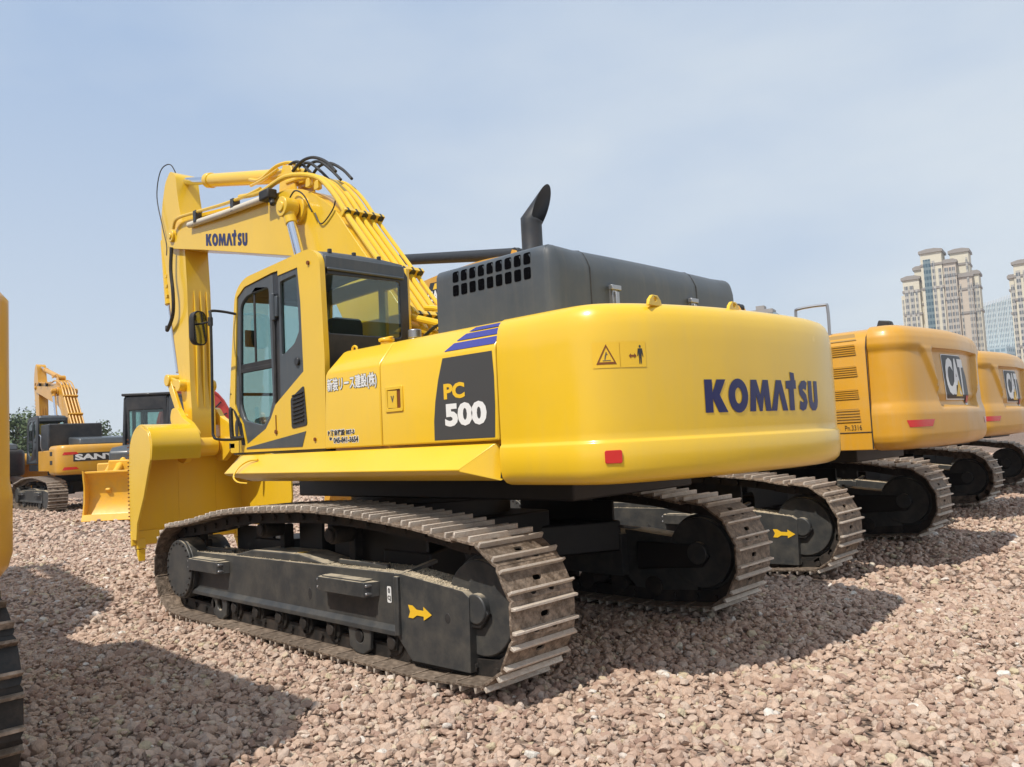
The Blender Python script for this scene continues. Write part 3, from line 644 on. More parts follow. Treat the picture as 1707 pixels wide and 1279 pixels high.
# ------------------------------------------------------------------ cab (built once, part > sub-part)
def make_cab(root):
    YL, YR = 1.445, .47
    g = G()
    sil = rounded([(1.30, 1.63), (1.30, 2.12), (1.14, 3.17), (.96, 3.285), (-.20, 3.345), (-.345, 3.25), (-.375, 2.40), (-.36, 1.63)], [.03, .05, .12, .16, .10, .12, .02, .02], 6)
    front = [(.98, 1.70), (1.05, 1.90), (1.16, 2.03), (1.19, 2.10), (1.10, 3.12), (.95, 3.20), (.44, 3.235), (.44, 2.05), (.52, 1.93), (.62, 1.835)]
    rear_q = [(.335, 3.20), (.005, 3.215), (-.03, 2.90), (-.045, 2.30), (.36, 2.09)]
    whole = front[:6]+[(.44, 3.245), (.335, 3.245)]+rear_q[:4]+[(.36, 2.085), (.44, 2.04)]+front[8:]
    hole_f = [(1.02, 1.93), (1.10, 2.08), (1.05, 3.03), (.93, 3.11), (.52, 3.13), (.50, 2.09), (.58, 1.93), (.68, 1.87)]
    hole_r = [(.315, 3.14), (.04, 3.16), (.02, 2.66), (.10, 2.56), (.315, 2.47)]
    g.prism(sil, YL-.05, YL, 'xz', holes=[whole])
    body = g.build('cab', 'yellow_paint', root, bevel=.014, seg=3)
    g = G(); g.prism([(1.28, 1.63), (1.28, 1.7), (1.13, 3.2), (.95, 3.26), (-.33, 3.26), (-.36, 1.63)], YR, YR+.045, 'xz', holes=[[(1.0, 2.2), (.93, 3.1), (.1, 3.12), (.1, 2.2)], [(-.0, 2.5), (-.0, 3.1), (-.27, 3.1), (-.27, 2.5)]])
    g.build('right_wall', 'yellow_paint', body, bevel=.01)
    g = G()                                                    # roof with rounded edges, lengthwise section follows the silhouette
    top = [(1.16, 3.10), (1.08, 3.22), (.95, 3.275), (.5, 3.31), (-.20, 3.325), (-.30, 3.29), (-.335, 3.20)]
    rows = []
    for x, z in top: rows.append([(x, YL-.052+.0, z-.02), (x, YL-.06, z), (x, YL-.2, z+.012), (x, (YL+YR)/2, z+.018), (x, YR+.2, z+.012), (x, YR+.06, z), (x, YR+.045, z-.03)])
    g.grid(rows); g.add([], []); rf = g.build('cab_roof', 'grey_paint', body, ang=60)
    md = rf.modifiers.new('thick', 'SOLIDIFY'); md.thickness = .04
    # black fabric of door and rear quarter
    g = G(); g.prism([(.445, 3.24) if q == (.44, 3.235) else q for q in front], YL-.045, YL-.010, 'xz', holes=[rounded(hole_f, .05, 3)]); door = g.build('cab_door', 'grey_paint', body, bevel=.008)
    g = G(); g.prism([(.34, 3.235), (0, 3.235)]+rear_q[2:], YL-.045, YL-.008, 'xz', holes=[rounded(hole_r, .03, 3)]); g.build('quarter_panel', 'grey_paint', body, bevel=.008)
    g = G(); g.prism([(.455, 1.95), (.455, 3.243), (.325, 3.243), (.345, 2.09), (.44, 2.03)], YL-.045, YL-.014, 'xz'); g.build('door_post', 'black_paint', body, bevel=.006)
    g = G(); g.box(.345, .47, YL-.02, YL+.012, 2.83, 3.02); g.cyl((.405, YL+.01, 2.80), (.405, YL+.01, 3.05), .02, n=12); g.build('door_hinge', 'grey_paint', body, bevel=.008)
    g = G(); g.box(.415, .452, YL-.02, YL+.002, 2.06, 2.82); g.build('door_seal', 'rubber', body, bevel=.005)
    g = G(); g.box(1.09, .50, YL-.042, YL-.015, 2.385, 2.425); g.box(.80, .83, YL-.036, YL-.024, 2.42, 3.12); g.box(1.08, .52, YL-.036, YL-.02, 2.40, 2.47); g.build('window_rail', 'rubber', body, bevel=.004)
    g = G(); g.prism([(1.07, 1.95), (1.10, 2.08), (1.05, 3.05), (.92, 3.13), (.5, 3.15), (.48, 2.07), (.58, 1.9), (.68, 1.85)], YL-.033, YL-.028, 'xz'); g.build('door_window', 'cab_glass', body)
    g = G(); g.prism([(.33, 3.17), (.02, 3.19), (-.0, 2.64), (.08, 2.54), (.33, 2.44)], YL-.033, YL-.028, 'xz'); g.build('quarter_window', 'cab_glass', body)
    g = G(); g.cyl((.05, YL-.01, 2.395), (.05, YL+.012, 2.395), .035, n=20); g.build('door_lock', 'black_paint', body, bevel=.004)
    # louvre in the rear lower corner and lower dark panel
    g = G(); g.prism(rounded([(.165, 1.815), (.170, 2.08), (-.05, 2.18), (-.085, 1.835)], .03, 3), YL-.004, YL+.006, 'xz')
    g.use(1)
    for k in range(8):
        z0 = 1.855+k*.034; g.prism([(.13, z0), (-.04+.0, z0+.022), (-.04, z0+.034), (.13, z0+.012)], YL+.004, YL+.018, 'xz')
    g.build('louvre', ['black_paint', 'rubber'], body, bevel=.002)
    g = G(); g.prism([(.98, 1.66), (.97, 1.675), (-.06, 1.785), (.005, 1.655)], YL-.001, YL+.004, 'xz'); g.build('lower_panel', 'grey_paint', body)
    g = G(); g.prism([(1.06, 1.70), (1.0, 1.70), (1.06, 1.9), (1.18, 2.03), (1.23, 2.06), (1.12, 1.88)], YL-.001, YL+.004, 'xz'); g.build('door_gap', 'rubber', body)
    g = G(); g.prism(circ(1.16, 1.86, .030, 16, .085), YL-.002, YL+.006, 'xz'); g.build('grab_recess', 'black_paint', body)
    g = G(); g.cyl((.43, YL, 1.80), (.43, YL+.012, 1.80), .02, n=10); g.box(.425, .435, YL, YL+.006, 1.8, 1.95); g.build('door_stop', 'brown_decal', body)
    # rear wall: black frame round the window
    g = G(); g.prism([(YL-.05, 1.64), (YL-.05, 3.17), (YL-.09, 3.24), (YR+.08, 3.24), (YR+.03, 3.17), (YR+.03, 1.64)], -.345, -.305, 'yz', holes=[rounded([(1.385, 2.60), (1.385, 3.10), (.60, 3.115), (.60, 2.60)], .04, 4)])
    rw = g.build('rear_wall', 'black_paint', body, bevel=.012)
    g = G(); g.box(-.338, -.333, .57, 1.40, 2.58, 3.13); g.build('rear_window', 'cab_glass', body)
    g = G(); g.box(-.36, -.335, .55, 1.395, 3.15, 3.262); g.box(-.37, -.35, .56, 1.38, 3.135, 3.16); g.build('rear_visor', 'grey_paint', body, bevel=.012)
    for yy in (1.30, 1.05, .78):
        g = G(); g.box(-.30, -.27, yy-.015, yy+.015, 3.30, 3.34); g.build('roof_lug', 'black_paint', body, bevel=.004)
    g = G(); g.cyl((-.18, YL, 3.22), (-.18, YL+.015, 3.22), .018, n=10); g.cyl((-.2, YL, 1.71), (-.2, YL+.012, 1.71), .016, n=10); g.build('plug', 'brown_decal', body)
    # front frame, front pillar shading strip, windscreen
    g = G(); fx = lambda z: 1.30-.14*max(0, (z-2.1))/1.05
    for yy in (YL-.045, YR+.045): g.bar((1.27, yy, 1.64), (1.27, yy, 2.1), .05, .05); g.bar((1.27, yy, 2.1), (1.13, yy, 3.15), .05, .05)
    g.bar((1.27, YL, 1.70), (1.27, YR, 1.70), .06, .12, (0, 0, 1)); g.bar((1.12, YL-.03, 3.17), (1.12, YR, 3.17), .06, .06, (0, 0, 1)); g.bar((1.265, YL, 2.2), (1.265, YR, 2.2), .03, .04, (0, 0, 1))
    g.build('front_frame', 'black_paint', body, bevel=.008)
    g = G(); g.add([(1.275, YL-.04, 1.7), (1.275, YR+.04, 1.7), (1.275, YR+.04, 2.12), (1.275, YL-.04, 2.12), (1.13, YR+.04, 3.16), (1.13, YL-.04, 3.16)], [(0, 1, 2, 3), (3, 2, 4, 5)]); g.build('windscreen', 'cab_glass', body)
    g = G(); g.box(1.26, -.34, YR+.01, YL-.01, 1.61, 1.66); g.box(-.30, -.08, YR+.06, YL-.06, 1.66, 2.50); g.box(-.305, -.05, YR+.06, YL-.06, 2.48, 2.53); g.build('cab_floor', 'black_paint', body, bevel=.01)
    # seat with headrest, consoles, levers, wheel-less console, blind
    g = G(); g.box(.05, .52, .75, 1.18, 2.0, 2.14); g.prism([(.10, 2.10), (-.02, 2.66), (.06, 2.70), (.22, 2.14)], .76, 1.17, 'xz'); g.box(.12, .42, .80, 1.12, 1.66, 2.0); g.build('seat', 'seat_fabric', body, bevel=.05, seg=3)
    g = G(); g.prism(rounded([(.80, 2.60), (.80, 2.76), (.83, 2.80), (1.10, 2.80), (1.13, 2.76), (1.13, 2.60)], .04, 4), -.03, .06, 'yz'); g.build('headrest', 'seat_fabric', body, bevel=.025, seg=3)
    g = G()
    for yy in (.60, 1.24): g.box(.1, .62, yy, yy+.12, 1.9, 2.18); g.cyl((.55, yy+.06, 2.16), (.60, yy+.06, 2.36), .014, n=8); g.cyl((.60, yy+.06, 2.34), (.60, yy+.06, 2.44), .028, n=12)
    g.box(.98, 1.10, .52, .62, 1.7, 2.6); g.box(.92, .98, .50, .70, 2.45, 2.65); g.cyl((1.0, .9, 1.66), (.9, .9, 2.1), .015, n=8); g.cyl((1.0, 1.05, 1.66), (.9, 1.05, 2.1), .015, n=8)
    g.build('controls', 'rubber', body, bevel=.01)
    g = G(); g.tube([(1.17, 1.30, 2.7), (1.12, 1.36, 2.7), (1.05, 1.37, 2.72)], .006, n=6); g.box(1.02, 1.05, 1.30, 1.40, 2.64, 2.80); g.build('inner_mirror', 'rubber', body, bevel=.01)
    return body
cab = make_cab(EX)
# left hand rail and mirror
g = G(); g.tube([(1.12, 1.45, 2.965), (1.16, 1.56, 2.985), (1.14, 1.69, 2.975), (1.09, 1.715, 2.90), (1.09, 1.715, 2.5), (1.10, 1.715, 1.9), (1.09, 1.715, 1.80), (1.06, 1.69, 1.765), (1.04, 1.56, 1.755), (1.04, 1.46, 1.76)], .013, n=8); g.build('hand_rail', 'rubber', EX)
g = G(); g.tube([(1.02, 1.46, 1.77), (1.05, 1.54, 1.77), (1.06, 1.55, 1.82), (1.07, 1.55, 2.02), (1.07, 1.54, 2.05)], .020, n=8); g.build('grab_handle', 'rubber', EX)
g = G(); c = Vector((1.30, 1.735, 2.83))
def mirror(g, c, ax_deg, hw, hh, t):
    A = Matrix.Translation(c) @ Matrix.Rotation(math.radians(ax_deg), 4, 'Z')
    pts = rrect(-hw, hw, -hh, hh, hw*.85, 6); n_ = len(pts)
    lv_ = [(-t, .6), (-t*.6, .9), (0, 1.), (t*.3, 1.)]
    rows = [[tuple(A @ Vector((d, q[0]*k, q[1]*(1-(1-k)*.5)))) for q in pts] for d, k in lv_]
    g.grid(rows, closed=True); g.add(rows[0], [tuple(range(n_))]); g.add(rows[-1], [tuple(range(n_))]); return A, pts
g = G(); A, pts = mirror(g, c, 202, .088, .165, .07); g.box(-.0, .02, -.015, .015, -.02, .02, A)
g.tube([(1.30, 1.735, 2.87), (1.20, 1.72, 2.87), (1.10, 1.715, 2.87)], .010, n=8); g.cyl((1.10, 1.715, 2.83), (1.10, 1.715, 2.91), .024, n=12)
mr_ = g.build('mirror', 'rubber', EX, bevel=.006)
g = G(); q_ = [tuple(A @ Vector((.0225, p[0]*.86, p[1]*.92))) for p in pts]; g.add(q_, [tuple(range(len(q_)))]); g.build('mirror_glass', 'mirror_dark', mr_)

# ------------------------------------------------------------------ front linkage from side profiles
def linkage(root, D, yel='yellow_paint', cyl_mat=None, hoses=True):
    cm = cyl_mat or yel
    yb0, yb1 = D['by']; g = G(); g.prism(D['boom'], yb0, yb1, 'xz'); boom = g.build('boom', yel, root, bevel=.012, seg=2)
    pv = D['pivot']; ya0, ya1 = D['ay']
    # boom side seams, pins and bosses
    g = G(); g.cyl((pv[0], yb0-.03, pv[1]), (pv[0], yb1+.035, pv[1]), .085, n=20); g.cyl((pv[0], yb0-.05, pv[1]), (pv[0], yb1+.05, pv[1]), .04, n=12); g.build('pin', yel, boom, bevel=.006)
    g = G(); g.prism(D['arm'], ya0, ya1, 'xz'); arm = g.build('arm', yel, root, bevel=.012)
    if D.get('ribs'):
        g = G()
        for yy in D['ribs']: g.prism([(4.895, 2.3), (4.935, 3.95), (4.925, 3.95), (4.865, 3.3), (4.875, 2.3)], yy-.012, yy+.012, 'xz')
        g.build('arm_rib', yel, arm, bevel=.004)
    bp_ = D['bpin']; g = G(); g.cyl((bp_[0], ya0-.02, bp_[1]), (bp_[0], ya1+.02, bp_[1]), .15, n=28); g.cyl((bp_[0], ya0-.10, bp_[1]), (bp_[0], ya1+.10, bp_[1]), .07, n=20); g.build('arm_end', yel, arm, bevel=.008)
    # arm cylinder on top of the boom
    a, b, c = D['armcyl']; ym = (yb0+yb1)/2; g = G(); g.cyl((a[0], ym, a[1]), (b[0], ym, b[1]), D['ac_r'], n=24); d = (Vector(b)-Vector(a)).normalized()
    g.cyl((b[0]-d.x*.12, ym, b[1]-d.y*.12), (b[0], ym, b[1]), D['ac_r']*1.15, n=24); g.cyl((a[0], ym-.12, a[1]), (a[0], ym+.12, a[1]), .10, n=20); ac = g.build('arm_cylinder', cm, root, bevel=.008)
    g = G(); g.cyl((b[0], ym, b[1]), (c[0], ym, c[1]), D['ac_r']*.62, n=20); g.build('piston_rod', 'chrome', ac)
    g = G(); g.cyl((c[0], ym-.09, c[1]), (c[0], ym+.09, c[1]), .095, n=20); g.build('rod_eye', yel, ac, bevel=.008)
    g = G()
    bs = D.get('brk', 1)
    for yy in (ym-.14, ym+.11): g = G(); g.prism([(a[0]-.22, a[1]-.30), (a[0]-.12*bs, a[1]+.06*bs), (a[0]+.06*bs, a[1]+.12*bs), (a[0]+.14*bs, a[1]-.02), (a[0]+.18, a[1]-.28)], yy, yy+.03, 'xz'); g.build('cylinder_bracket', yel, boom, bevel=.006)
    # two boom cylinders
    t, f_ = D['boomcyl']
    for yy in (yb1+.15, yb0-.15):
        d = (Vector(f_)-Vector(t)); m_ = Vector(t)+d*.40; g = G(); g.cyl((f_[0], yy, f_[1]), (m_.x, yy, m_.y), .10, n=20); cy = g.build('boom_cylinder', cm, root, bevel=.008)
        g = G(); g.cyl((m_.x, yy, m_.y), (t[0], yy, t[1]), .056, n=20); g.build('piston_rod', 'chrome', cy)
        g = G(); g.cyl((t[0], yy-.085, t[1]), (t[0], yy+.085, t[1]), .115, n=24); e = Vector(t)+d.normalized()*.22; g.cyl((t[0], yy, t[1]), (e.x, yy, e.y), .08, .066, n=16); g.build('rod_eye', yel, cy, bevel=.01)
    g = G(); g.cyl((t[0], yb0-.25, t[1]), (t[0], yb1+.25, t[1]), .06, n=20); g.cyl((t[0], yb0-.06, t[1]), (t[0], yb1+.05, t[1]), .17, .17, n=28); g.build('boom_boss', yel, boom, bevel=.01)
    # bucket cylinder and links in front of the arm
    a, b, c = D['bktcyl']; ya = (ya0+ya1)/2; g = G(); g.cyl((a[0], ya, a[1]), (b[0], ya, b[1]), .09, n=20); bc = g.build('bucket_cylinder', cm, root, bevel=.008)
    g = G(); g.cyl((b[0], ya, b[1]), (c[0], ya, c[1]), .055, n=16); g.build('piston_rod', 'chrome', bc)
    lk0, lk1, lk2 = D['link']; g = G()
    for yy in (ya1+.05, ya0-.05): g.bar((lk0[0], yy, lk0[1]), (lk1[0], yy, lk1[1]), .05, .12); g.bar((lk0[0], yy, lk0[1]), (lk2[0], yy, lk2[1]), .04, .11)
    for q in (lk0, lk1, lk2): g.cyl((q[0], ya0-.10, q[1]), (q[0], ya1+.10, q[1]), .085, n=20)
    g.build('bucket_link', yel, root, bevel=.008)
    # bucket: back shell, side plates, lip, ears, teeth
    y0, y1 = D['bkt_y']; S_ = [Vector(q) for q in D['shell']]; th = .035
    nrm = []
    for i, q in enumerate(S_):
        dd = (S_[min(i+1, len(S_)-1)]-S_[max(i-1, 0)]).normalized(); nrm.append(Vector((dd.y, -dd.x)))
    sgn = D.get('shell_in', 1); inner = [q+n_*th*sgn for q, n_ in zip(S_, nrm)]
    g = G(); i0 = next(i for i, q in enumerate(S_) if i > 6 and q.y < 1.75)
    g.prism([tuple(q) for q in S_]+[tuple(q) for q in reversed(inner)], y0, ya0-.10, 'xz'); g.prism([tuple(q) for q in S_]+[tuple(q) for q in reversed(inner)], ya1+.10, y1, 'xz')
    g.prism([tuple(q) for q in S_[i0:]]+[tuple(q) for q in reversed(inner[i0:])], ya0-.10, ya1+.10, 'xz'); bk = g.build('bucket', yel, root, bevel=.004)
    for i, (ya_, yb_) in enumerate(((y1-.03, y1), (y0, y0+.03))):
        g = G(); g.prism(D['cheek'] if i == 0 else D.get('cheek2', D['cheek']), ya_+(.006 if i == 0 else -.006), yb_+(.006 if i == 0 else -.006), 'xz'); sp_ = g.build('side_plate', yel, bk, bevel=.006)
    g = G(); lp = D['lip']; g.prism(lp, y0-.01, y1+.01, 'xz'); g.build('cutting_edge', yel, bk, bevel=.006)
    for k in range(5):
        yy = y0+.10+(y1-y0-.2)*k/4; g = G(); q0, q1 = D['tooth']; g.bar((q0[0], yy, q0[1]), (q1[0], yy, q1[1]), .11, .10); e = Vector(q1)+(Vector(q1)-Vector(q0)).normalized()*.16
        g.add([(q1[0]-.04, yy-.05, q1[1]), (q1[0]-.04, yy+.05, q1[1]), (q1[0]+.05, yy+.05, q1[1]), (q1[0]+.05, yy-.05, q1[1]), (e.x-.01, yy-.04, e.y), (e.x-.01, yy+.04, e.y), (e.x+.015, yy+.04, e.y), (e.x+.015, yy-.04, e.y)], [(0, 1, 2, 3), (7, 6, 5, 4), (0, 4, 5, 1), (1, 5, 6, 2), (2, 6, 7, 3), (3, 7, 4, 0)])
        g.build('tooth', yel, bk, bevel=.008)
    for yy in (ya1+.07, ya0-.145): g = G(); g.prism(D['ear'], yy, yy+.075, 'xz'); g.cyl((bp_[0], yy-.01, bp_[1]), (bp_[0], yy+.095, bp_[1]), .125, n=24); g.build('ear', yel, bk, bevel=.01)
    return boom, arm, bk, ac
MAIN = dict(
    boom=rounded([(5.42, 4.90), (5.22, 4.99), (4.95, 4.93), (4.30, 4.905), (2.61, 4.70), (2.1, 4.68), (1.70, 4.57), (1.20, 4.26), (.86, 3.86), (.28, 3.20), (-.30, 2.52), (-.38, 2.25), (-.20, 1.95), (.15, 1.90), (.42, 2.10), (1.05, 2.95), (1.50, 3.62), (1.85, 3.82), (2.30, 3.93), (3.13, 4.12), (4.26, 4.385), (5.25, 4.60), (5.44, 4.68)],
                 [.1, .1, .1, .0, .2, .3, .25, .2, .1, 0, .15, .15, .15, .15, .15, .2, .25, .2, .2, 0, 0, .1, .1], 4),
    by=(-.20, .25), ay=(-.15, .19), pivot=(5.24, 4.78),
    arm=rounded([(5.42, 5.80), (5.60, 5.66), (5.70, 5.40), (5.76, 5.15), (5.76, 4.85), (5.60, 4.25), (5.42, 3.38), (5.24, 2.66), (5.12, 2.26), (5.06, 1.95), (4.98, 1.70), (4.87, 1.70), (4.875, 2.23), (4.91, 2.65), (4.94, 3.97), (4.98, 4.45), (5.02, 4.9), (5.12, 5.12), (5.20, 5.42), (5.25, 5.70)], .06, 3),
    ribs=(.09, .0, -.09), bpin=(4.97, 1.76), armcyl=((2.28, 4.93), (4.56, 5.465), (5.46, 5.68)), ac_r=.092, boomcyl=((1.87, 4.37), (.86, 1.62)),
    bktcyl=((5.98, 4.9), (5.86, 3.9), (5.62, 2.86)), link=((5.46, 2.72), (5.08, 2.14), (5.10, 2.62)), bkt_y=(-.66, .94),
    shell=[tuple(q) for q in crom([(4.46, 1.60), (4.43, 1.80), (4.52, 1.96), (4.72, 2.03), (4.90, 1.99), (5.05, 1.86), (5.12, 1.65), (5.135, 1.2), (5.12, .70), (5.10, .50)], 4)], shell_in=-1,
    cheek=[(4.44, 1.62), (4.42, 1.80), (4.52, 1.97), (4.72, 2.042), (4.91, 2.002), (5.06, 1.87), (5.132, 1.65), (5.145, 1.2), (5.12, .55), (4.94, .55), (4.90, .78), (4.66, 1.15), (4.50, 1.50)],
    cheek2=[(4.40, 1.62), (4.42, 1.80), (4.52, 1.97), (4.72, 2.042), (4.91, 2.002), (5.06, 1.87), (5.132, 1.65), (5.145, 1.2), (5.12, .60), (4.6, .60), (3.78, .78), (3.72, 1.0), (3.74, 1.45), (3.86, 1.56)],
    lip=[(5.135, .66), (5.09, .66), (5.06, .48), (5.11, .46)], tooth=((5.10, .55), (5.07, .42)),
    ear=rounded([(4.44, 1.92), (4.62, 1.66), (4.86, 1.52), (5.04, 1.56), (5.12, 1.74), (5.16, 2.0), (5.26, 2.16), (5.20, 2.30), (5.02, 2.30), (4.88, 2.16), (4.66, 2.08)], .06, 3))
boom, arm, bk, ac = linkage(EX, MAIN)
decal('lettering', fit(logo_word(), -4.20, -3.08, 0, 1), 'navy_decal', boom, lambda a, b: (-a, .2535, 4.42-(a+4.2)*.20+b*.21+.005))
# rivets of the left cheek: weld beads down its edge
g = G()
for k in range(26): g.cyl((5.135, .955, 1.88-k*.051), (5.150, .955, 1.88-k*.051), .010, n=6)
g.build('weld_bead', 'brown_decal', bk)
# hard pipes along the back of the boom
route = [(2.25, 4.76), (1.92, 4.73), (1.50, 4.61), (1.18, 4.34), (.88, 3.98), (.28, 3.30), (-.12, 2.84), (-.38, 2.52)]
for k, yy in enumerate((.262, .155, .045, -.065, -.165)):
    rt = [(x+.012*k, yy+(0 if k else .0), z+(.05 if x > 1.4 else .07)+(.02 if k == 4 else 0)) for x, z in route]
    if k == 0: rt = [(3.15, .30, 4.83), (2.62, .30, 4.76), (2.05, .295, 4.80)]+rt[2:]
    g = G(); g.tube(rt, .030 if k != 4 else .022, n=10, res=4); g.build('hydraulic_pipe', 'yellow_paint', EX)
for (x, z) in ((.93, 4.12), (.30, 3.40), (-.18, 2.85)):
    g = G(); d = Vector((-.66, -.75)); n_ = Vector((-.75, .66)); p = Vector((x, z))
    g.bar((x, -.21, z), (x, .31, z), .05, .10, (d.x, 0, d.y)); g.build('pipe_clamp', 'yellow_paint', EX, bevel=.004)
    g = G()
    for yy in (.262, .155, .045, -.065, -.165): g.cyl((x-d.x*.02-.012, yy, z+.012-d.y*.02), (x+d.x*.03-.012, yy, z+.012+d.y*.03), .037, n=12)
    g.build('clamp_ring', 'black_paint', EX)
# side runs along the front boom: grey tube, yellow pipe, arm-end pipes
g = G(); g.tube([(4.62, .285, 4.80), (3.6, .30, 4.72), (2.55, .31, 4.66)], .042, n=12, curve=False); g.build('boom_conduit', 'cream_paint', EX)
g = G(); g.tube([(5.12, .29, 4.86), (4.95, .31, 4.96), (4.4, .31, 4.92), (3.6, .31, 4.84), (3.0, .31, 4.80), (2.62, .31, 4.80)], .022, n=8); g.build('hydraulic_pipe', 'yellow_paint', EX)
g = G(); g.box(2.30, 2.52, .27, .40, 4.60, 4.72); g.cyl((2.35, .33, 4.60), (2.30, .33, 4.52), .035, n=10); g.build('work_lamp', 'rubber', EX, bevel=.02)
for x in (4.35, 3.3): 
    g = G(); g.box(x-.04, x+.04, .24, .34, 4.68+(x-3.3)*.09, 4.84+(x-3.3)*.09); g.build('pipe_clamp', 'black_paint', EX, bevel=.005)
g = G(); g.tube([(3.2, .13, 5.10), (2.9, .15, 5.02), (2.5, .15, 5.08), (2.2, .13, 5.04), (2.08, .1, 4.92)], .022, n=8); g.tube([(3.2, .12, 5.02), (2.8, .18, 4.98), (2.4, .2, 5.0)], .018, n=8); g.build('hydraulic_pipe', 'yellow_paint', EX)
for k, (dy, h_) in enumerate(((.14, .26), (.06, .22), (-.02, .24), (-.10, .18), (.18, .14))):
    g = G(); g.tube([(2.30-.05*k, dy, 4.90), (2.22-.08*k, dy, 4.90+h_*.45), (2.02-.09*k, dy, 4.88+h_*.45), (1.80-.10*k, dy, 4.82), (1.62-.10*k, dy, 4.66)], .018, n=8); g.build('hose', 'rubber', EX)
g = G(); g.tube([(5.26, .26, 4.62), (5.28, .27, 4.3), (5.20, .28, 3.95), (5.24, .27, 3.65), (5.50, .24, 3.46), (5.56, .22, 3.52)], .026, n=8); g.build('hose', 'rubber', EX)
g = G(); g.tube([(5.38, .10, 5.72), (5.48, .16, 5.92), (5.68, .22, 5.86), (5.80, .23, 5.5), (5.62, .23, 5.0), (5.50, .23, 4.72), (5.48, .24, 4.55)], .008, n=6); g.build('hose', 'rubber', EX)
g = G(); g.tube([(1.95, .33, 4.50), (1.80, .34, 4.56), (1.62, .34, 4.46), (1.50, .32, 4.25)], .009, n=6); g.tube([(1.52, .27, 4.25), (1.40, .27, 4.10), (1.18, .27, 4.2), (1.10, .27, 4.32)], .008, n=6); g.build('hose', 'rubber', EX)
for x, z in ((1.62, 4.62), (1.45, 4.55)): g = G(); g.prism(rounded([(x-.05, z-.05), (x+.05, z-.05), (x+.03, z+.05), (x-.03, z+.05)], .02, 2), .24, .29, 'xz'); g.build('bracket', 'yellow_paint', boom, bevel=.004)
for z in (4.25, 4.1, 3.95): g = G(); g.box(5.60, 5.66, .13, .2, z, z+.05); g.build('bracket', 'yellow_paint', arm, bevel=.004)
# tangle of pipes and hoses at the boom foot, behind the cab
for a_, b_, yy in (((-.10, 2.86), (-1.35, 2.50), .40), ((-.14, 2.74), (-1.35, 2.40), .34)):
    g = G(); g.tube([(a_[0]+.12, yy-.1, a_[1]+.02), (a_[0], yy, a_[1]), (b_[0], yy-.05, b_[1])], .035, n=10, curve=False); g.build('hydraulic_pipe', 'yellow_paint', EX)
for k in range(4):
    g = G(); g.tube([(-.35-.05*k, .30-.1*k, 2.9), (-.62-.05*k, .30-.1*k, 2.82), (-.78, .30-.1*k, 2.55), (-.85, .30-.1*k, 2.40)], .028, n=8); g.build('hydraulic_pipe', 'yellow_paint', EX)
for k in range(3):
    g = G(); g.tube([(-.4, .38-.07*k, 2.62), (-.7, .40-.07*k, 2.70-.03*k), (-1.0, .38-.07*k, 2.55), (-1.2, .36-.07*k, 2.40)], .016, n=8); g.build('hose', 'wrap', EX)
g = G(); g.box(-.45, -1.45, -.25, .42, 2.40, 2.50); g.prism([(.25, 1.75), (.32, 2.2), (.0, 2.35), (-.55, 2.3), (-.6, 1.75)], .30, .36, 'xz'); g.prism([(.25, 1.75), (.32, 2.2), (.0, 2.35), (-.55, 2.3), (-.6, 1.75)], -.32, -.26, 'xz'); g.build('boom_foot_bracket', 'yellow_paint', EX, bevel=.01)

# ================================================================== neighbours
ORANGE = {'yellow_paint': 'orange_paint', 'yellow_decal': 'yellow_decal'}
def ssm(a, b, x): t = max(0, min(1, (x-a)/(b-a))); return t*t*(3-2*t)
BELT = [None]
def belt(root, side):
    if BELT[0] is None:
        g = G(); sh = shoe_mesh()
        for p, d in SHOES:
            M = shoe_matrix(p, d); b = len(g.v); g.v += [tuple(M @ Vector(q)) for q in sh.v]; g.f += [tuple(i+b for i in f) for f in sh.f]; g.mi += sh.mi
            for yy in (-.11, .075): g.box(-PITCH/2+.004, PITCH/2+.018, yy, yy+.035, -.125, -.02, M)
        o = g.build('crawler_track', ['shoe_steel', 'grouser_steel'], root, ang=30); BELT[0] = o
    else: o = BELT[0].copy(); COL.objects.link(o); o.parent = root
    o.location = (0, side*1.37, 0); return o
FRAME_KIDS = ('track_frame', 'final_drive', 'sprocket', 'idler', 'idler_yoke', 'crawler_track')
def undercarriage(root, spread=0., shoes=True, skip=(), swap=None):
    for ch in list(EX.children):
        base = ch.name.split('.')[0]
        if base in FRAME_KIDS:
            if base == 'crawler_track' and not shoes: continue
            c = dup_tree(ch, root, swap, skip); c.location.y += spread*(1 if ch.location.y > 0 else -1)
        elif base in ('car_body', 'slewing_ring', 'revolving_frame'): dup_tree(ch, root, swap)
    if not shoes:
        for s in (1, -1): o = belt(root, s); o.location.y += spread*s
def shift_arm(D, fn, keys=('arm', 'bpin', 'bktcyl', 'link', 'shell', 'cheek', 'lip', 'tooth', 'ear')):
    D = dict(D)
    for k in keys:
        v = D[k]; D[k] = fn(*v) if k == 'bpin' else [fn(*q) for q in v]
    D.pop('ribs', None); D.pop('cheek2', None); return D
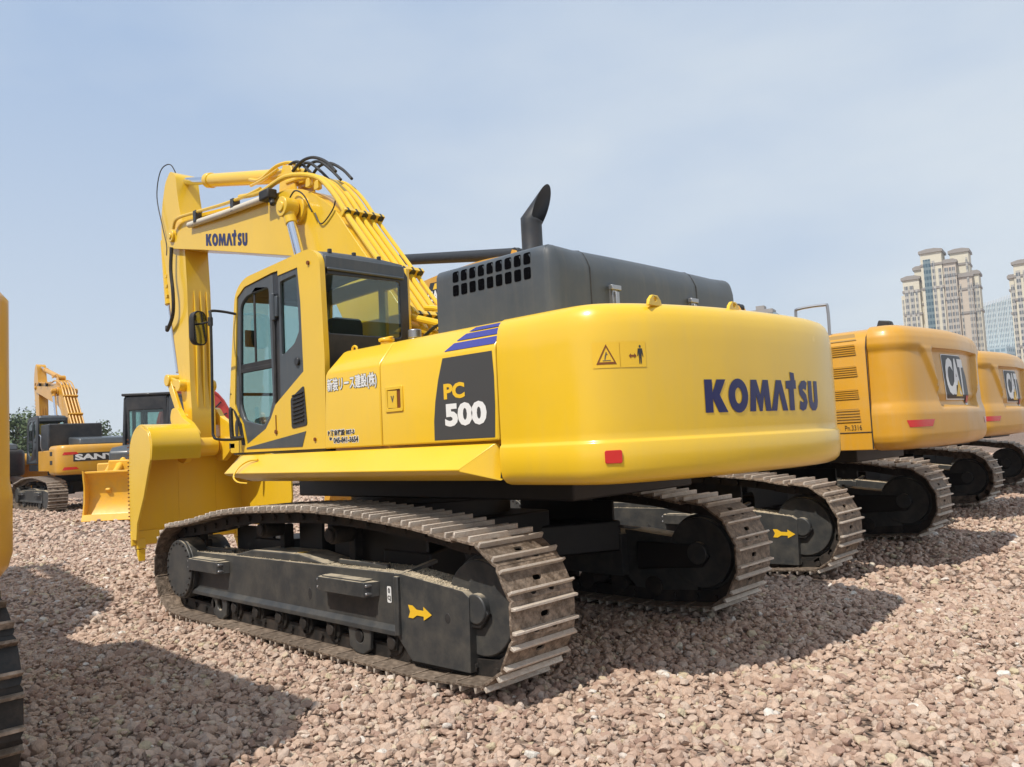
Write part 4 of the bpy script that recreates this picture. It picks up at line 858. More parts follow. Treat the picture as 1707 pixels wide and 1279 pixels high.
def cat_machine(loc, label, shoes=True, arrow_on=False, cabin=True, number=False, spread=.215, flat=False):
    root = empty('excavator', loc, label=label, cat='excavator', group='excavators parked in a row on the gravel')
    undercarriage(root, spread, shoes, () if arrow_on else ('arrow_decal', 'sticker', 'sticker_text'))
    # counterweight with a framed, recessed rear
    half = [(-2.905, 1.50), (-3.02, 1.498), (-3.13, 1.47), (-3.23, 1.39), (-3.30, 1.25), (-3.345, 1.0), (-3.39, .62), (-3.42, .25), (-3.43, 0)]
    lv = [(1.315, .20), (1.325, .12), (1.35, .055), (1.40, .016), (1.46, 0), (1.70, 0), (1.76, .012), (1.82, .03), (1.9, .034), (2.2, .040), (2.36, .046), (2.40, .030), (2.44, .022), (2.52, .034), (2.58, .060), (2.62, .100), (2.645, .16), (2.65, .22)]
    if flat: lv = [(z, min(i_, .010) if 1.4 < z < 2.53 else i_) for z, i_ in lv]
    sh0 = Shell(half, lv, res=8); tot = sh0.S[-1]; cc = tot/2
    def relief(q, z):
        d = abs(q-cc); e = 1.06-.42*max(0, min(1, (2.42-z)/.62))                 # raised frame outside the corner pads
        rise = -(1-ssm(e-.03, e+.05, d))*.030*ssm(1.80, 1.90, z)*(1-ssm(2.36, 2.44, z))
        e2 = .84-.14*max(0, min(1, (2.40-z)/.65))
        rec = .055*(1-ssm(e2-.035, e2, d))*ssm(1.735, 1.78, z)*(1-ssm(2.38, 2.405, z))
        rec2 = .03*ssm(.95, 1.05, d)*0
        return rise+rec+rec2
    CT = Shell(half, lv, relief=relief, res=8)
    cwt = CT.build('counterweight', 'orange_paint', root, dz=.022, ds=.025, ang=60)
    fn = lambda o: (lambda a, b: CT.at(cc+a, b, o))
    sk = lambda a, b: (a*.95-.06+(2.1-b)*.10, b)
    bad = [sk(*q) for q in rounded([(-.43, 2.335), (.20, 2.335), (.38, 2.10), (.42, 1.86), (.40, 1.79), (.28, 1.79), (.26, 1.845), (-.40, 1.845), (-.43, 1.90)], .03, 3)]
    tt = tessellate_polygon([[Vector((*q, 0)) for q in bad]]); bw = [((q[0]-.0)*1.035, (q[1]-2.05)*1.05+2.045) for q in bad]
    decal('badge', (bw, [tuple(t) for t in tt]), 'white_decal', cwt, fn(.004), step=.03)
    decal('badge', (bad, [tuple(t) for t in tt]), 'black_decal', cwt, fn(.0065), step=.03)
    decal('badge', poly([sk(*q) for q in ((.29, 1.80), (.39, 1.80), (.405, 1.88), (.27, 1.88))]), 'red_paint', cwt, fn(.0095), step=.03)
    vf = fit(font_polys('CAT', bold=.045, space=.92), -.385, .26, 1.885, 2.305); decal('lettering', ([sk(*q) for q in vf[0]], vf[1]), 'white_decal', cwt, fn(.009), step=.03)
    decal('badge', poly([sk(*q) for q in ((-.13, 1.87), (.12, 1.87), (-.005, 2.06))]), 'yellow_decal', cwt, fn(.0115), step=.03)
    for sg in (-1, 1):                      # slanted red reflectors
        pts = [(1.40, 1.55), (1.00, 1.55), (.94, 1.625), (1.43, 1.625)]
        decal('reflector', poly([(sg*a, b) for a, b in pts]), 'red_lens', cwt, fn(.004), step=.03)
    # flanks with louvres, platform, hood, rail
    g = G()
    for s in (1, -1):
        pr = [(1.50*s, 1.33), (1.50*s, 2.42), (1.46*s, 2.53), (1.38*s, 2.60), (1.25*s, 2.635), (.9*s, 2.645), (.9*s, 1.33)]; n_ = len(pr)
        A = [(-2.90, *q) for q in pr]; B = [(-.90 if s > 0 else .9, *q) for q in pr]; g.add(A+B, [tuple(range(n_)), tuple(range(2*n_-1, n_-1, -1))]+[(i, (i+1) % n_, (i+1) % n_+n_, i+n_) for i in range(n_)])
    g.box(-2.89, -.9, -.95, .95, 1.34, 2.62); body = g.build('engine_housing', 'orange_paint', root, bevel=.008)
    g = G(); g.box(-2.3, -1.0, -1.0, .6, 2.60, 2.67); g.build('engine_hood', 'grey_paint', root, bevel=.05, seg=3)
    for s in (1,):
        for z0, z1 in ((2.345, 2.465), (2.115, 2.235), (1.875, 1.985), (1.625, 1.775)):
            g = G(); g.prism([(-2.80, z0), (-2.78, z1), (-2.25, z1), (-2.25, z0)], 1.499, 1.503, 'xz'); g.use(1)
            for k in range(5): zz = z0+(z1-z0)*(k+.3)/5; g.prism([(-2.79, zz), (-2.26, zz), (-2.26, zz+.010), (-2.79, zz+.010)], 1.502, 1.510, 'xz')
            g.build('louvre', ['louvre_tan', 'orange_paint'], body)
        g = G(); g.add([(-2.80, 1.475, 2.51), (-2.30, 1.475, 2.51), (-2.30, 1.405, 2.588), (-2.76, 1.405, 2.588)], [(0, 1, 2, 3)]); g.build('louvre', 'louvre_tan', body)
        g = G(); g.tube([(-2.9025, 1.503, 1.34), (-2.9025, 1.503, 2.42), (-2.9025, 1.463, 2.53), (-2.9025, 1.383, 2.603), (-2.9025, 1.25, 2.638)], .006, n=6, curve=False); g.tube([(-2.9, 1.503, 1.52), (-2.0, 1.503, 1.52)], .005, n=6); g.build('panel_seam', 'rubber', body)
        if number: decal('lettering', fit(font_polys('Pn.3316', bold=.0), 2.62, 2.80, 1.545, 1.60), 'black_decal', body, lambda a, b: (-(a), 1.504, b))
    g = G(); g.tube([(-2.12, 1.40, 2.60), (-2.12, 1.40, 2.90), (-2.16, 1.40, 2.95), (-2.42, 1.34, 2.96), (-2.46, 1.33, 2.92), (-2.46, 1.33, 2.6)], .017, n=10, res=4); g.build('guard_rail', 'steel', root)
    for yy in (1.02, -.95):
        g = G(); g.prism([(-3.05, 2.62), (-3.02, 2.72), (-2.90, 2.74), (-2.86, 2.62)], yy-.05, yy+.05, 'xz'); g.build('rear_camera', 'rubber', root, bevel=.012)
    g = G()
    for s in (1, -1): g.box(-.9, 1.1, s*.95, s*1.5, 1.40, 1.60)
    g.box(-.9, 1.2, -1.4, .4, 1.4, 1.62); g.build('platform', 'orange_paint', root, bevel=.01)
    if cabin: dup_tree(cab, root, ORANGE, ('lettering',))
    D = shift_arm(MAIN, lambda x, z: (x+2.35+(4.8-z)*.32, z))
    D.update(boom=rounded([(7.60, 4.90), (7.35, 5.0), (6.6, 4.86), (6.1, 4.80), (5.54, 4.86), (4.3, 4.92), (3.6, 4.88), (2.9, 4.62), (2.2, 4.1), (.2, 2.6), (-.25, 2.25), (-.1, 1.9), (.4, 1.9), (2.6, 3.45), (3.3, 3.85), (4.6, 4.12), (7.4, 4.55), (7.62, 4.66)], [.1, .1, .2, .2, .2, .2, .3, .3, .2, 0, .1, .1, .1, .3, .2, .2, .1, .1], 4),
             by=(-.40, .10), ay=(-.33, .03), pivot=(7.42, 4.76), armcyl=((3.6, 4.93), (7.2, 5.50), (7.75, 5.62)), brk=.55, ac_r=.11, boomcyl=((3.3, 4.35), (.9, 1.65)), bkt_y=(-.95, .65))
    bm_, am_, bk_, ac_ = linkage(root, D, 'orange_paint', 'orange_paint')
    for k in range(len(ac_.material_slots)): ac_.material_slots[k].link = 'OBJECT'; ac_.material_slots[k].material = MAT['wrap']
    lf = lambda a, b: (-a, .1025, b)
    decal('badge', poly([(-5.95, 4.36), (-5.35, 4.32), (-5.35, 4.72), (-5.75, 4.74)]), 'black_decal', bm_, lf)
    decal('lettering', fit(font_polys('CAT', bold=.04), -5.84, -5.40, 4.37, 4.58), 'white_decal', bm_, lambda a, b: (-a, .1045, b))
    decal('badge', poly([(-5.68, 4.60), (-5.46, 4.60), (-5.46, 4.71), (-5.62, 4.71)]), 'yellow_decal', bm_, lambda a, b: (-a, .1045, b))
    return root
C1 = cat_machine((0, -5.1, 0), 'orange excavator with a grey handrail on top, parked directly right of the big yellow one', arrow_on=True, number=True)
for ch in C1.children:
    if ch.name.split('.')[0] == 'track_frame' and ch.location.y > 0:
        for q in ch.children:
            if q.name.split('.')[0] == 'arrow_decal': q.location.x = -.35
C2 = cat_machine((.50, -9.95, 0), 'orange excavator whose tail is cut by the right picture edge, under the towers', shoes=False)
C3 = cat_machine((1.0, -14.9, 0), 'orange excavator hidden at the far right, just its crawler ends showing beneath its neighbours', shoes=False)
CL = cat_machine((.68, 5.77, 0), 'nearest excavator, just a strip of its tail and dusty crawler at the left picture edge', spread=.0, flat=True)
for ch in CL.children:
    if ch.name.split('.')[0] == 'counterweight':
        ch.location = (.64, -.045, -.42); ch.scale = (1, 1.10, 1.12)
        for q in [q for q in ch.children if q.name.split('.')[0] == 'reflector']: bpy.data.objects.remove(q)
    if ch.name.split('.')[0] in ('engine_housing', 'rear_camera', 'guard_rail'): ch.location = (.62, 0, -.14)
    if ch.name.split('.')[0] == 'engine_housing': ch.scale = (1, 1.095, 1)
    if ch.name.split('.')[0] in ('boom', 'arm', 'arm_end', 'arm_cylinder', 'boom_cylinder', 'bucket_cylinder', 'bucket_link', 'bucket'): ch.scale = (1, 1, 1.42); ch.location = (0, 0, -.82)  # unseen boom and linkage stretched tall so their cast shadow reaches farther
for ch in CL.children:
    if ch.name.split('.')[0] == 'crawler_track':
        for q in ch.children:
            for s_, nm in zip(q.material_slots, ('dark_iron', 'shoe_steel')): s_.link = 'OBJECT'; s_.material = MAT[nm]
g = G(); g.prism([(-2.40, 2.45), (-2.36, 2.92), (.60, 2.92), (.62, 2.45)], -1.60, .6, 'xz'); g.build('engine_hood', 'grey_paint', CL, bevel=.05, seg=3)  # oversized hood added out of view to widen this machine's shadow on the gravel

# ------------------------------------------------------------------ distant excavator with the white word on its tail
def far_machine(loc, rz, label, swap, word=None, hood_h=.3, tail='orange_paint', boom_too=True):
    root = empty('excavator', loc, rz, label=label, cat='excavator', group='excavators parked in the far row')
    undercarriage(root, 0, False, ('arrow_decal', 'sticker', 'sticker_text'), swap)
    half = [(-1.9, 1.47), (-2.5, 1.47), (-2.75, 1.44), (-2.92, 1.33), (-3.02, 1.12), (-3.09, .8), (-3.14, .4), (-3.16, 0)]
    lv = [(1.20, .14), (1.22, .06), (1.28, .01), (1.34, 0), (2.02, 0), (2.12, .02), (2.18, .06), (2.20, .12)]
    SH = Shell(half, lv, res=6); t = SH.build('counterweight', tail, root); cc = SH.S[-1]/2
    if word:
        fn = lambda o: (lambda a, b: SH.at(cc+a, b, o))
        decal('badge', quad(-1.02, .36, 1.64, 1.92), 'black_decal', t, fn(.005), step=.05)
        decal('lettering', fit(font_polys(word, bold=.05), -.97, .31, 1.68, 1.88), 'white_decal', t, fn(.010), step=.05)
        for q0, z0 in ((-1.35, 1.86), (-1.35, 1.36)): decal('reflector', poly([(q0, z0), (q0+.5, z0+.02), (q0+.42, z0+.1), (q0+.06, z0+.1)]), 'red_lens', t, fn(.006), step=.05)
    g = G(); g.box(-1.92, -.4, -1.45, 1.45, 1.34, 2.05); hs = g.build('engine_housing', tail, root, bevel=.02)
    for z0 in (1.86, 1.56): 
        g = G(); g.box(-2.35, -2.05, 1.471, 1.478, z0, z0+.14); g.build('louvre', 'rubber', hs)
    g = G(); g.prism([(-2.85, 2.19), (-2.75, 2.42), (-1.4, 2.50), (-1.2, 2.19)], -1.2, .75, 'xz'); g.build('engine_hood', 'grey_paint', root, bevel=.05)
    g = G(); g.box(-1.5, -.45, -.35, 1.38, 2.0, 2.98); g.build('service_box', 'black_paint', root, bevel=.04)
    dup_tree(cab, root, {**swap, 'yellow_paint': 'black_paint'}, ())
    if boom_too:
        for ch in list(EX.children):
            if ch.name.split('.')[0] in ('boom', 'arm', 'bucket', 'arm_cylinder', 'boom_cylinder', 'bucket_cylinder', 'bucket_link', 'hydraulic_pipe', 'pipe_clamp', 'arm_end'):
                dup_tree(ch, root, {**swap}, ('lettering', 'weld_bead'))
    g = G(); g.tube([(-1.0, 1.42, 2.0), (-1.0, 1.50, 2.2), (-1.0, 1.50, 2.55), (-.8, 1.50, 2.62)], .02, n=8); g.build('guard_rail', 'steel', root)
    return root
S1 = far_machine((26.3, -5.30, 0), math.radians(-3), 'distant orange excavator with white capitals on its tail, left of the bulldozer', ORANGE, 'SANY')
S2 = far_machine((32.3, -3.1, 0), math.radians(-4), 'dark machine half hidden behind the orange excavator with white capitals, far left', {'yellow_paint': 'black_paint'}, tail='black_paint', boom_too=False)
S3 = far_machine((29.5, -16.0, 0), math.radians(-12), 'far dark machine seen in the gap below the yellow side apron of the big excavator', {'yellow_paint': 'black_paint'}, tail='black_paint', boom_too=False)

# ------------------------------------------------------------------ bulldozer
BD = empty('bulldozer', (19.4, -5.15, 0), math.radians(138), label='yellow bulldozer with black cab and curved blade, partly behind the big yellow bucket', cat='bulldozer')
def dozer_track(root, y):
    pts = []
    for a in range(-90, 91, 15): pts.append((1.45+.42*math.cos(math.radians(a)), .47+.42*math.sin(math.radians(a))))
    for a in range(90, 271, 15): pts.append((-1.45+.47*math.cos(math.radians(a)), .52+.47*math.sin(math.radians(a))))
    P = [Vector(p) for p in pts]+[Vector(pts[0])]; g = G()
    Ls = [0]
    for i in range(len(P)-1): Ls.append(Ls[-1]+(P[i+1]-P[i]).length)
    n_ = 40
    for k in range(n_):
        s = Ls[-1]*k/n_
        for i in range(len(P)-1):
            if s <= Ls[i+1]: break
        p = P[i].lerp(P[i+1], (s-Ls[i])/(Ls[i+1]-Ls[i])); d = (P[i+1]-P[i]).normalized(); M = shoe_matrix(p, d); g.box(-.10, .10, -.28, .28, -.04, 0, M); g.box(-.02, .02, -.28, .28, 0, .06, M)
    o = g.build('crawler_track', 'shoe_steel', root, ang=30); o.location = (0, y, 0)
    g = G(); g.box(-1.5, 1.5, -.18, .18, .28, .68); g.cyl((1.45, -.15, .47), (1.45, .15, .47), .36); g.cyl((-1.45, -.2, .55), (-1.45, .2, .55), .38); o = g.build('track_frame', 'deep_orange_paint', root, bevel=.03); o.location = (0, y, 0)
for y in (1.0, -1.0): dozer_track(BD, y)
g = G(); g.box(-1.7, 1.9, -.55, .55, .5, 1.35); g.box(-1.3, 1.0, -1.25, 1.25, 1.05, 1.55); g.build('chassis', 'deep_orange_paint', BD, bevel=.04)
g = G(); g.prism([(.35, 1.35), (.35, 2.10), (1.75, 1.98), (1.95, 1.85), (1.95, .9), (.8, .9)], -.52, .52, 'xz'); hd2 = g.build('engine_hood', 'grey_paint', BD, bevel=.06, seg=3)
g = G(); g.cyl((1.0, .2, 2.0), (1.0, .2, 2.6), .06); g.build('exhaust_pipe', 'black_paint', BD)
g = G(); g.prism([(-1.05, 1.42), (-1.05, 3.48), (-.95, 3.56), (.30, 3.56), (.42, 3.46), (.55, 2.2), (.55, 1.42)], .60, .68, 'xz', holes=[[(-.9, 2.1), (-.9, 3.1), (-.35, 3.1), (-.35, 2.1)], [(-.2, 1.75), (-.2, 3.1), (.25, 3.1), (.38, 2.2), (.38, 1.75)]])
g.prism([(-1.05, 1.42), (-1.05, 3.48), (-.95, 3.56), (.30, 3.56), (.42, 3.46), (.55, 2.2), (.55, 1.42)], -.68, -.60, 'xz', holes=[[(-.9, 2.1), (-.9, 3.1), (-.35, 3.1), (-.35, 2.1)], [(-.2, 1.75), (-.2, 3.1), (.25, 3.1), (.38, 2.2), (.38, 1.75)]])
g.prism([(-.60, 1.42), (.60, 1.42), (.60, 3.52), (-.60, 3.52)], -1.05, -1.0, 'yz', holes=[[(-.5, 2.2), (.5, 2.2), (.5, 3.1), (-.5, 3.1)]]); g.prism([(-.60, 1.42), (.60, 1.42), (.60, 3.52), (-.60, 3.52)], .40, .45, 'yz', holes=[[(-.5, 2.0), (.5, 2.0), (.5, 3.1), (-.5, 3.1)]])
g.box(-1.12, .48, -.72, .72, 3.54, 3.62); cb2 = g.build('cab', 'black_paint', BD, bevel=.02)
g = G(); g.box(-.9, .35, .635, .64, 1.8, 3.1); g.box(-.9, .35, -.64, -.635, 1.8, 3.1); g.box(.42, .425, -.5, .5, 2.0, 3.1); g.box(-1.03, -1.025, -.5, .5, 2.2, 3.1); g.build('window', 'cab_glass', cb2)
g = G(); g.box(-.6, -.1, -.25, .25, 1.5, 2.0); g.prism([(-.65, 2.0), (-.5, 2.0), (-.55, 2.7), (-.7, 2.7)], -.25, .25, 'xz'); g.build('seat', 'seat_fabric', cb2, bevel=.04)
g = G(); g.cyl((1.3, .75, 1.4), (1.3, .75, 2.2), .025); g.box(1.22, 1.40, .66, .86, 2.18, 2.36); g.build('head_lamp', 'black_paint', BD, bevel=.03)
g = G(); g.tube([(.6, 1.1, 1.42), (.75, 1.15, 2.1), (.55, 1.12, 2.4), (.3, .9, 2.5)], .025, n=8); g.tube([(.4, .70, 2.75), (.55, .95, 2.78), (.55, .95, 2.35), (.4, .70, 2.3)], .02, n=8); g.build('hand_rail', 'black_paint', BD)
prof = [tuple(q) for q in crom([(2.95, 1.30), (2.80, 1.10), (2.72, .8), (2.74, .45), (2.88, .15), (3.02, .02)], 4)]
g = G(); g.prism(prof+[(q[0]-.05, q[1]) for q in reversed(prof)], -1.32, 1.32, 'xz'); bl = g.build('blade', 'deep_orange_paint', BD); bl.location = (0, .60, 0)
g = G()
for s in (1, -1): g.prism([(3.05, 1.36), (2.70, 1.20), (2.62, .8), (2.66, .4), (2.86, .04), (3.10, .0), (2.98, .5), (2.96, .9)], s*1.32, s*1.37, 'xz')
g.prism([(2.99, .18), (3.06, .18), (3.14, 0), (3.04, 0)], -1.37, 1.37, 'xz'); g.box(2.70, 2.98, -1.32, 1.32, 1.28, 1.34)
for yy in (-.8, 0, .8): g.box(2.45, 2.72, yy-.05, yy+.05, .3, 1.1)
g.build('blade_edge', 'deep_orange_paint', bl, bevel=.012)
for s in (1, -1):
    g = G(); g.bar((-.3, s*1.34, .42), (2.55, .55+s*.95, .35), .16, .26); g.cyl((.9, s*.72, 1.75), (2.6, s*.62, .75), .07); g.build('push_arm', 'deep_orange_paint', BD, bevel=.02)

g = G()
for s in (1, -1): g.bar((2.0, .3+s*.45, 1.55), (2.75, .55+s*.75, .75), .14, .20); g.cyl((1.7, .3+s*.40, 1.75), (2.6, .55+s*.7, 1.15), .09)
g.box(1.95, 2.15, -.45, 1.05, 1.30, 1.62); g.build('lift_frame', 'deep_orange_paint', BD, bevel=.03)

# ------------------------------------------------------------------ red machine behind the bulldozer
RM = empty('drilling_machine', (26.2, -9.6, 0), math.radians(-20), label='red machine with a rounded ribbed cover standing behind the bulldozer', cat='drilling machine')
g = G(); n_ = 28; rows = []
for k in range(n_+1):
    a = math.pi*k/n_; rows.append([(-1.0, 1.30*math.cos(a), 2.75+1.62*math.sin(a)), (1.0, 1.30*math.cos(a), 2.75+1.62*math.sin(a))])
g.grid(rows); g.add([q[0] for q in rows], [tuple(range(n_+1))]); g.add([q[1] for q in rows], [tuple(range(n_+1))]); cv = g.build('cover', 'red_paint', RM, weld=True, ang=50)
for x_ in (-1.0, -.5, 0, .5, 1.0):
    g = G(); g.tube([(x_, 1.34*math.cos(math.pi*k/14), 2.75+1.66*math.sin(math.pi*k/14)) for k in range(15)], .05, n=6, curve=False); g.build('rib', 'red_paint', cv)
g = G()
for k in range(1, 9): a = math.pi*k/9; g.bar((-1.01, .25*math.cos(a), 2.8+.25*math.sin(a)), (-1.01, 1.25*math.cos(a), 2.75+1.55*math.sin(a)), .05, .06)
g.build('spokes', 'rubber', cv)
g = G(); g.box(-2.0, 2.0, -1.3, 1.3, 1.2, 2.8); g.build('housing', 'red_paint', RM, bevel=.06)
g = G(); g.box(-1.2, 1.0, -.9, .9, .5, 1.2); g.build('car_body', 'black_paint', RM, bevel=.03)
for s in (1, -1): o = belt(RM, s)
g = G(); g.cyl((-.6, .4, 4.3), (-.6, .4, 4.75), .09); g.build('exhaust_pipe', 'steel', RM)

# ================================================================== gravel yard
NO = noise
def ground_z(x, y):
    p = Vector((x*.45, y*.45, 0)); p2 = Vector((x*1.7, y*1.7, 3.1))
    near = 1/(1+max(0, (math.hypot(x+4, y-2)-14))*.05)
    z = (.060*NO.noise(p)+.026*NO.noise(p2))*near-.03
    # keep it flat below the machines' tracks
    return min(z, .02)
g = G()
def axis(c0, lo, hi):
    out = []; d = .16; x = c0
    while x < hi: out.append(x); x += d; d = .16 if abs(x-c0) < 9 else min(d*1.08, 250)
    d = .16; x = c0-.16; left = []
    while x > lo: left.append(x); x -= d; d = .16 if abs(x-c0) < 9 else min(d*1.08, 250)
    return left[::-1]+out
AX = axis(-1, -2500, 3500); AY = axis(-1, -3500, 2500)
g.grid([[(x, y, ground_z(x, y) if abs(x) < 70 and abs(y) < 70 else -.03) for x in AX] for y in AY])
def ground_material():
    m = bpy.data.materials.new('gravel_bed'); m.use_nodes = True; n = m.node_tree; p = n.nodes['Principled BSDF']; l = n.links.new
    t = n.nodes.new('ShaderNodeTexCoord'); v = n.nodes.new('ShaderNodeTexVoronoi'); v.inputs['Scale'].default_value = 13; l(t.outputs['Object'], v.inputs['Vector'])
    v2 = n.nodes.new('ShaderNodeTexVoronoi'); v2.inputs['Scale'].default_value = 13; v2.feature = 'DISTANCE_TO_EDGE'; l(t.outputs['Object'], v2.inputs['Vector'])
    cr = n.nodes.new('ShaderNodeValToRGB'); e = cr.color_ramp.elements; e[0].color = (.26, .175, .13, 1); e[1].color = (.44, .33, .26, 1); k = cr.color_ramp.elements.new(.5); k.color = (.35, .25, .19, 1)  # bed coloured darker to stand in for shade in the gaps between stones
    s = n.nodes.new('ShaderNodeSeparateColor'); l(v.outputs['Color'], s.inputs[0]); l(s.outputs[0], cr.inputs[0])
    nz = n.nodes.new('ShaderNodeTexNoise'); nz.inputs['Scale'].default_value = .35; nz.inputs['Detail'].default_value = 8; l(t.outputs['Object'], nz.inputs['Vector'])
    h = n.nodes.new('ShaderNodeHueSaturation'); mr = n.nodes.new('ShaderNodeMapRange'); mr.inputs[1].default_value = .3; mr.inputs[2].default_value = .7; mr.inputs[3].default_value = .82; mr.inputs[4].default_value = 1.12
    l(nz.outputs[0], mr.inputs[0]); l(mr.outputs[0], h.inputs['Value']); l(cr.outputs[0], h.inputs['Color']); l(h.outputs[0], p.inputs['Base Color']); p.inputs['Roughness'].default_value = .95; p.inputs['Specular IOR Level'].default_value = .2
    b = n.nodes.new('ShaderNodeBump'); b.inputs['Strength'].default_value = 1; b.inputs['Distance'].default_value = .05
    mm = n.nodes.new('ShaderNodeMapRange'); mm.inputs[2].default_value = .25; l(v2.outputs[0], mm.inputs[0]); l(mm.outputs[0], b.inputs['Height']); l(b.outputs[0], p.inputs['Normal']); return m
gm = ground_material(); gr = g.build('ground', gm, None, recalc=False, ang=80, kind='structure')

# loose stones: a dozen stone shapes scattered by geometry nodes as one uncountable mass
def stone_material():
    m = bpy.data.materials.new('stone'); m.use_nodes = True; n = m.node_tree; p = n.nodes['Principled BSDF']; l = n.links.new
    oi = n.nodes.new('ShaderNodeObjectInfo'); cr = n.nodes.new('ShaderNodeValToRGB'); el = cr.color_ramp.elements
    el[0].position = 0; el[0].color = (.42, .28, .22, 1); el[1].position = 1; el[1].color = (.74, .62, .52, 1)
    for pos, c_ in ((.18, (.49, .345, .26, 1)), (.40, (.58, .42, .32, 1)), (.60, (.65, .485, .375, 1)), (.78, (.54, .42, .34, 1)), (.90, (.68, .54, .43, 1)), (.975, (.60, .50, .33, 1)), (.985, (.78, .73, .66, 1))):
        k = el.new(pos); k.color = c_
    l(oi.outputs['Random'], cr.inputs[0]); t = n.nodes.new('ShaderNodeTexCoord'); nz = n.nodes.new('ShaderNodeTexNoise'); nz.inputs['Scale'].default_value = 2.2; nz.inputs['Detail'].default_value = 8; nz.inputs['Roughness'].default_value = .7
    l(t.outputs['Object'], nz.inputs['Vector']); h = n.nodes.new('ShaderNodeHueSaturation'); mr = n.nodes.new('ShaderNodeMapRange'); mr.inputs[1].default_value = .3; mr.inputs[2].default_value = .7; mr.inputs[3].default_value = .84; mr.inputs[4].default_value = 1.14
    l(nz.outputs[0], mr.inputs[0]); l(mr.outputs[0], h.inputs['Value']); l(cr.outputs[0], h.inputs['Color'])
    # patches of redder, dirtier stone across the yard
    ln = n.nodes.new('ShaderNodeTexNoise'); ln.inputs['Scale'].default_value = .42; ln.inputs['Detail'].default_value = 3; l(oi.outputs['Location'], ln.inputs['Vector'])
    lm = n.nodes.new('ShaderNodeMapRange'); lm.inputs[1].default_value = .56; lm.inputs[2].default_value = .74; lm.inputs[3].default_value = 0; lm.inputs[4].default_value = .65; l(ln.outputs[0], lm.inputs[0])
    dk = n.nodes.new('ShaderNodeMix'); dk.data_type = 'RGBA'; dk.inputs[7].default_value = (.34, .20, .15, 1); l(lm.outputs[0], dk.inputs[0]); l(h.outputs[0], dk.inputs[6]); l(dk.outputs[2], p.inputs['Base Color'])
    b = n.nodes.new('ShaderNodeBump'); b.inputs['Strength'].default_value = .5; b.inputs['Distance'].default_value = .1; l(nz.outputs[0], b.inputs['Height']); l(b.outputs[0], p.inputs['Normal'])
    p.inputs['Roughness'].default_value = .92; p.inputs['Specular IOR Level'].default_value = .25; return m
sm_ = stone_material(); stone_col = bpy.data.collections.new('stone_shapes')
for k in range(12):
    rng = random.Random(50+k); bm = bmesh.new(); bmesh.ops.create_icosphere(bm, subdivisions=3, radius=1)
    # cut facets off a ball for broken-rock faces, then roughen a little
    pl = []
    for j in range(rng.randint(9, 14)):
        n_ = Vector((rng.gauss(0, 1), rng.gauss(0, 1), rng.gauss(0, 1))).normalized(); pl.append((n_, rng.uniform(.55, .86)))
    sc = Vector((1, rng.uniform(.66, .92), rng.uniform(.48, .75)))
    for v in bm.verts:
        for n_, d_ in pl:
            e_ = v.co.dot(n_)-d_
            if e_ > 0: v.co -= n_*e_*.96
        v.co += v.co.normalized()*(.05*NO.noise(v.co*2.3+Vector((k*7, 0, 0)))); v.co = Vector((v.co.x*sc.x, v.co.y*sc.y, v.co.z*sc.z))
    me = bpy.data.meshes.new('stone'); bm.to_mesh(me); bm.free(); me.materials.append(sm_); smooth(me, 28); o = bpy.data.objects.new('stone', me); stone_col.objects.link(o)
rs = np.random.RandomState(3); pts = []; scl = []
def scatter(n_, r0, r1, s0, s1, a0=-math.pi, a1=math.pi, lift=.0):
    rr2 = np.sqrt(rs.uniform(r0*r0, r1*r1, n_)); aa = rs.uniform(a0, a1, n_)
    for r_, a_ in zip(rr2, aa):
        x = CAM_LOC.x+r_*math.cos(a_); y = CAM_LOC.y+r_*math.sin(a_); s = s0+(s1-s0)*rs.rand()**2.2
        pts.append((x, y, ground_z(x, y)+s*(rs.uniform(-.25, .55))+lift*rs.rand())); scl.append(s)
VC = -YAW; HW = math.radians(46)
scatter(44000, 1.6, 9, .019, .050, VC-HW, VC+HW)
scatter(12000, 1.6, 9, .014, .030, VC-HW, VC+HW, .02)
scatter(160, 1.8, 12, .05, .070, VC-HW, VC+HW)
scatter(70000, 9, 20, .024, .056, VC-HW, VC+HW)
scatter(42000, 20, 42, .045, .09, VC-HW, VC+HW)
scatter(16000, 1.0, 8, .028, .065, VC+HW, VC-HW+2*math.pi)
me = bpy.data.meshes.new('gravel'); me.from_pydata(pts, [], []); n_ = len(pts)
at_ = me.attributes.new('size', 'FLOAT', 'POINT'); at_.data.foreach_set('value', np.array(scl, dtype=np.float32))
rt = rs.uniform(-.6, .6, (n_, 3)); rt[:, 2] = rs.uniform(0, 6.28, n_); fl_ = rs.rand(n_) < .25; rt[fl_, 0] = rs.uniform(0, 6.28, fl_.sum())
at_ = me.attributes.new('turn', 'FLOAT_VECTOR', 'POINT'); at_.data.foreach_set('vector', rt.astype(np.float32).ravel())
gv = bpy.data.objects.new('gravel', me); COL.objects.link(gv); tag(gv, kind='stuff')
gn = bpy.data.node_groups.new('scatter_stones', 'GeometryNodeTree'); gn.interface.new_socket('Geometry', in_out='INPUT', socket_type='NodeSocketGeometry'); gn.interface.new_socket('Geometry', in_out='OUTPUT', socket_type='NodeSocketGeometry')
N = gn.nodes.new; gi = N('NodeGroupInput'); go = N('NodeGroupOutput'); ip = N('GeometryNodeInstanceOnPoints'); ci = N('GeometryNodeCollectionInfo'); ci.inputs[0].default_value = stone_col; ci.inputs['Separate Children'].default_value = True; ci.inputs['Reset Children'].default_value = True
sa = N('GeometryNodeInputNamedAttribute'); sa.data_type = 'FLOAT'; sa.inputs[0].default_value = 'size'; ra = N('GeometryNodeInputNamedAttribute'); ra.data_type = 'FLOAT_VECTOR'; ra.inputs[0].default_value = 'turn'
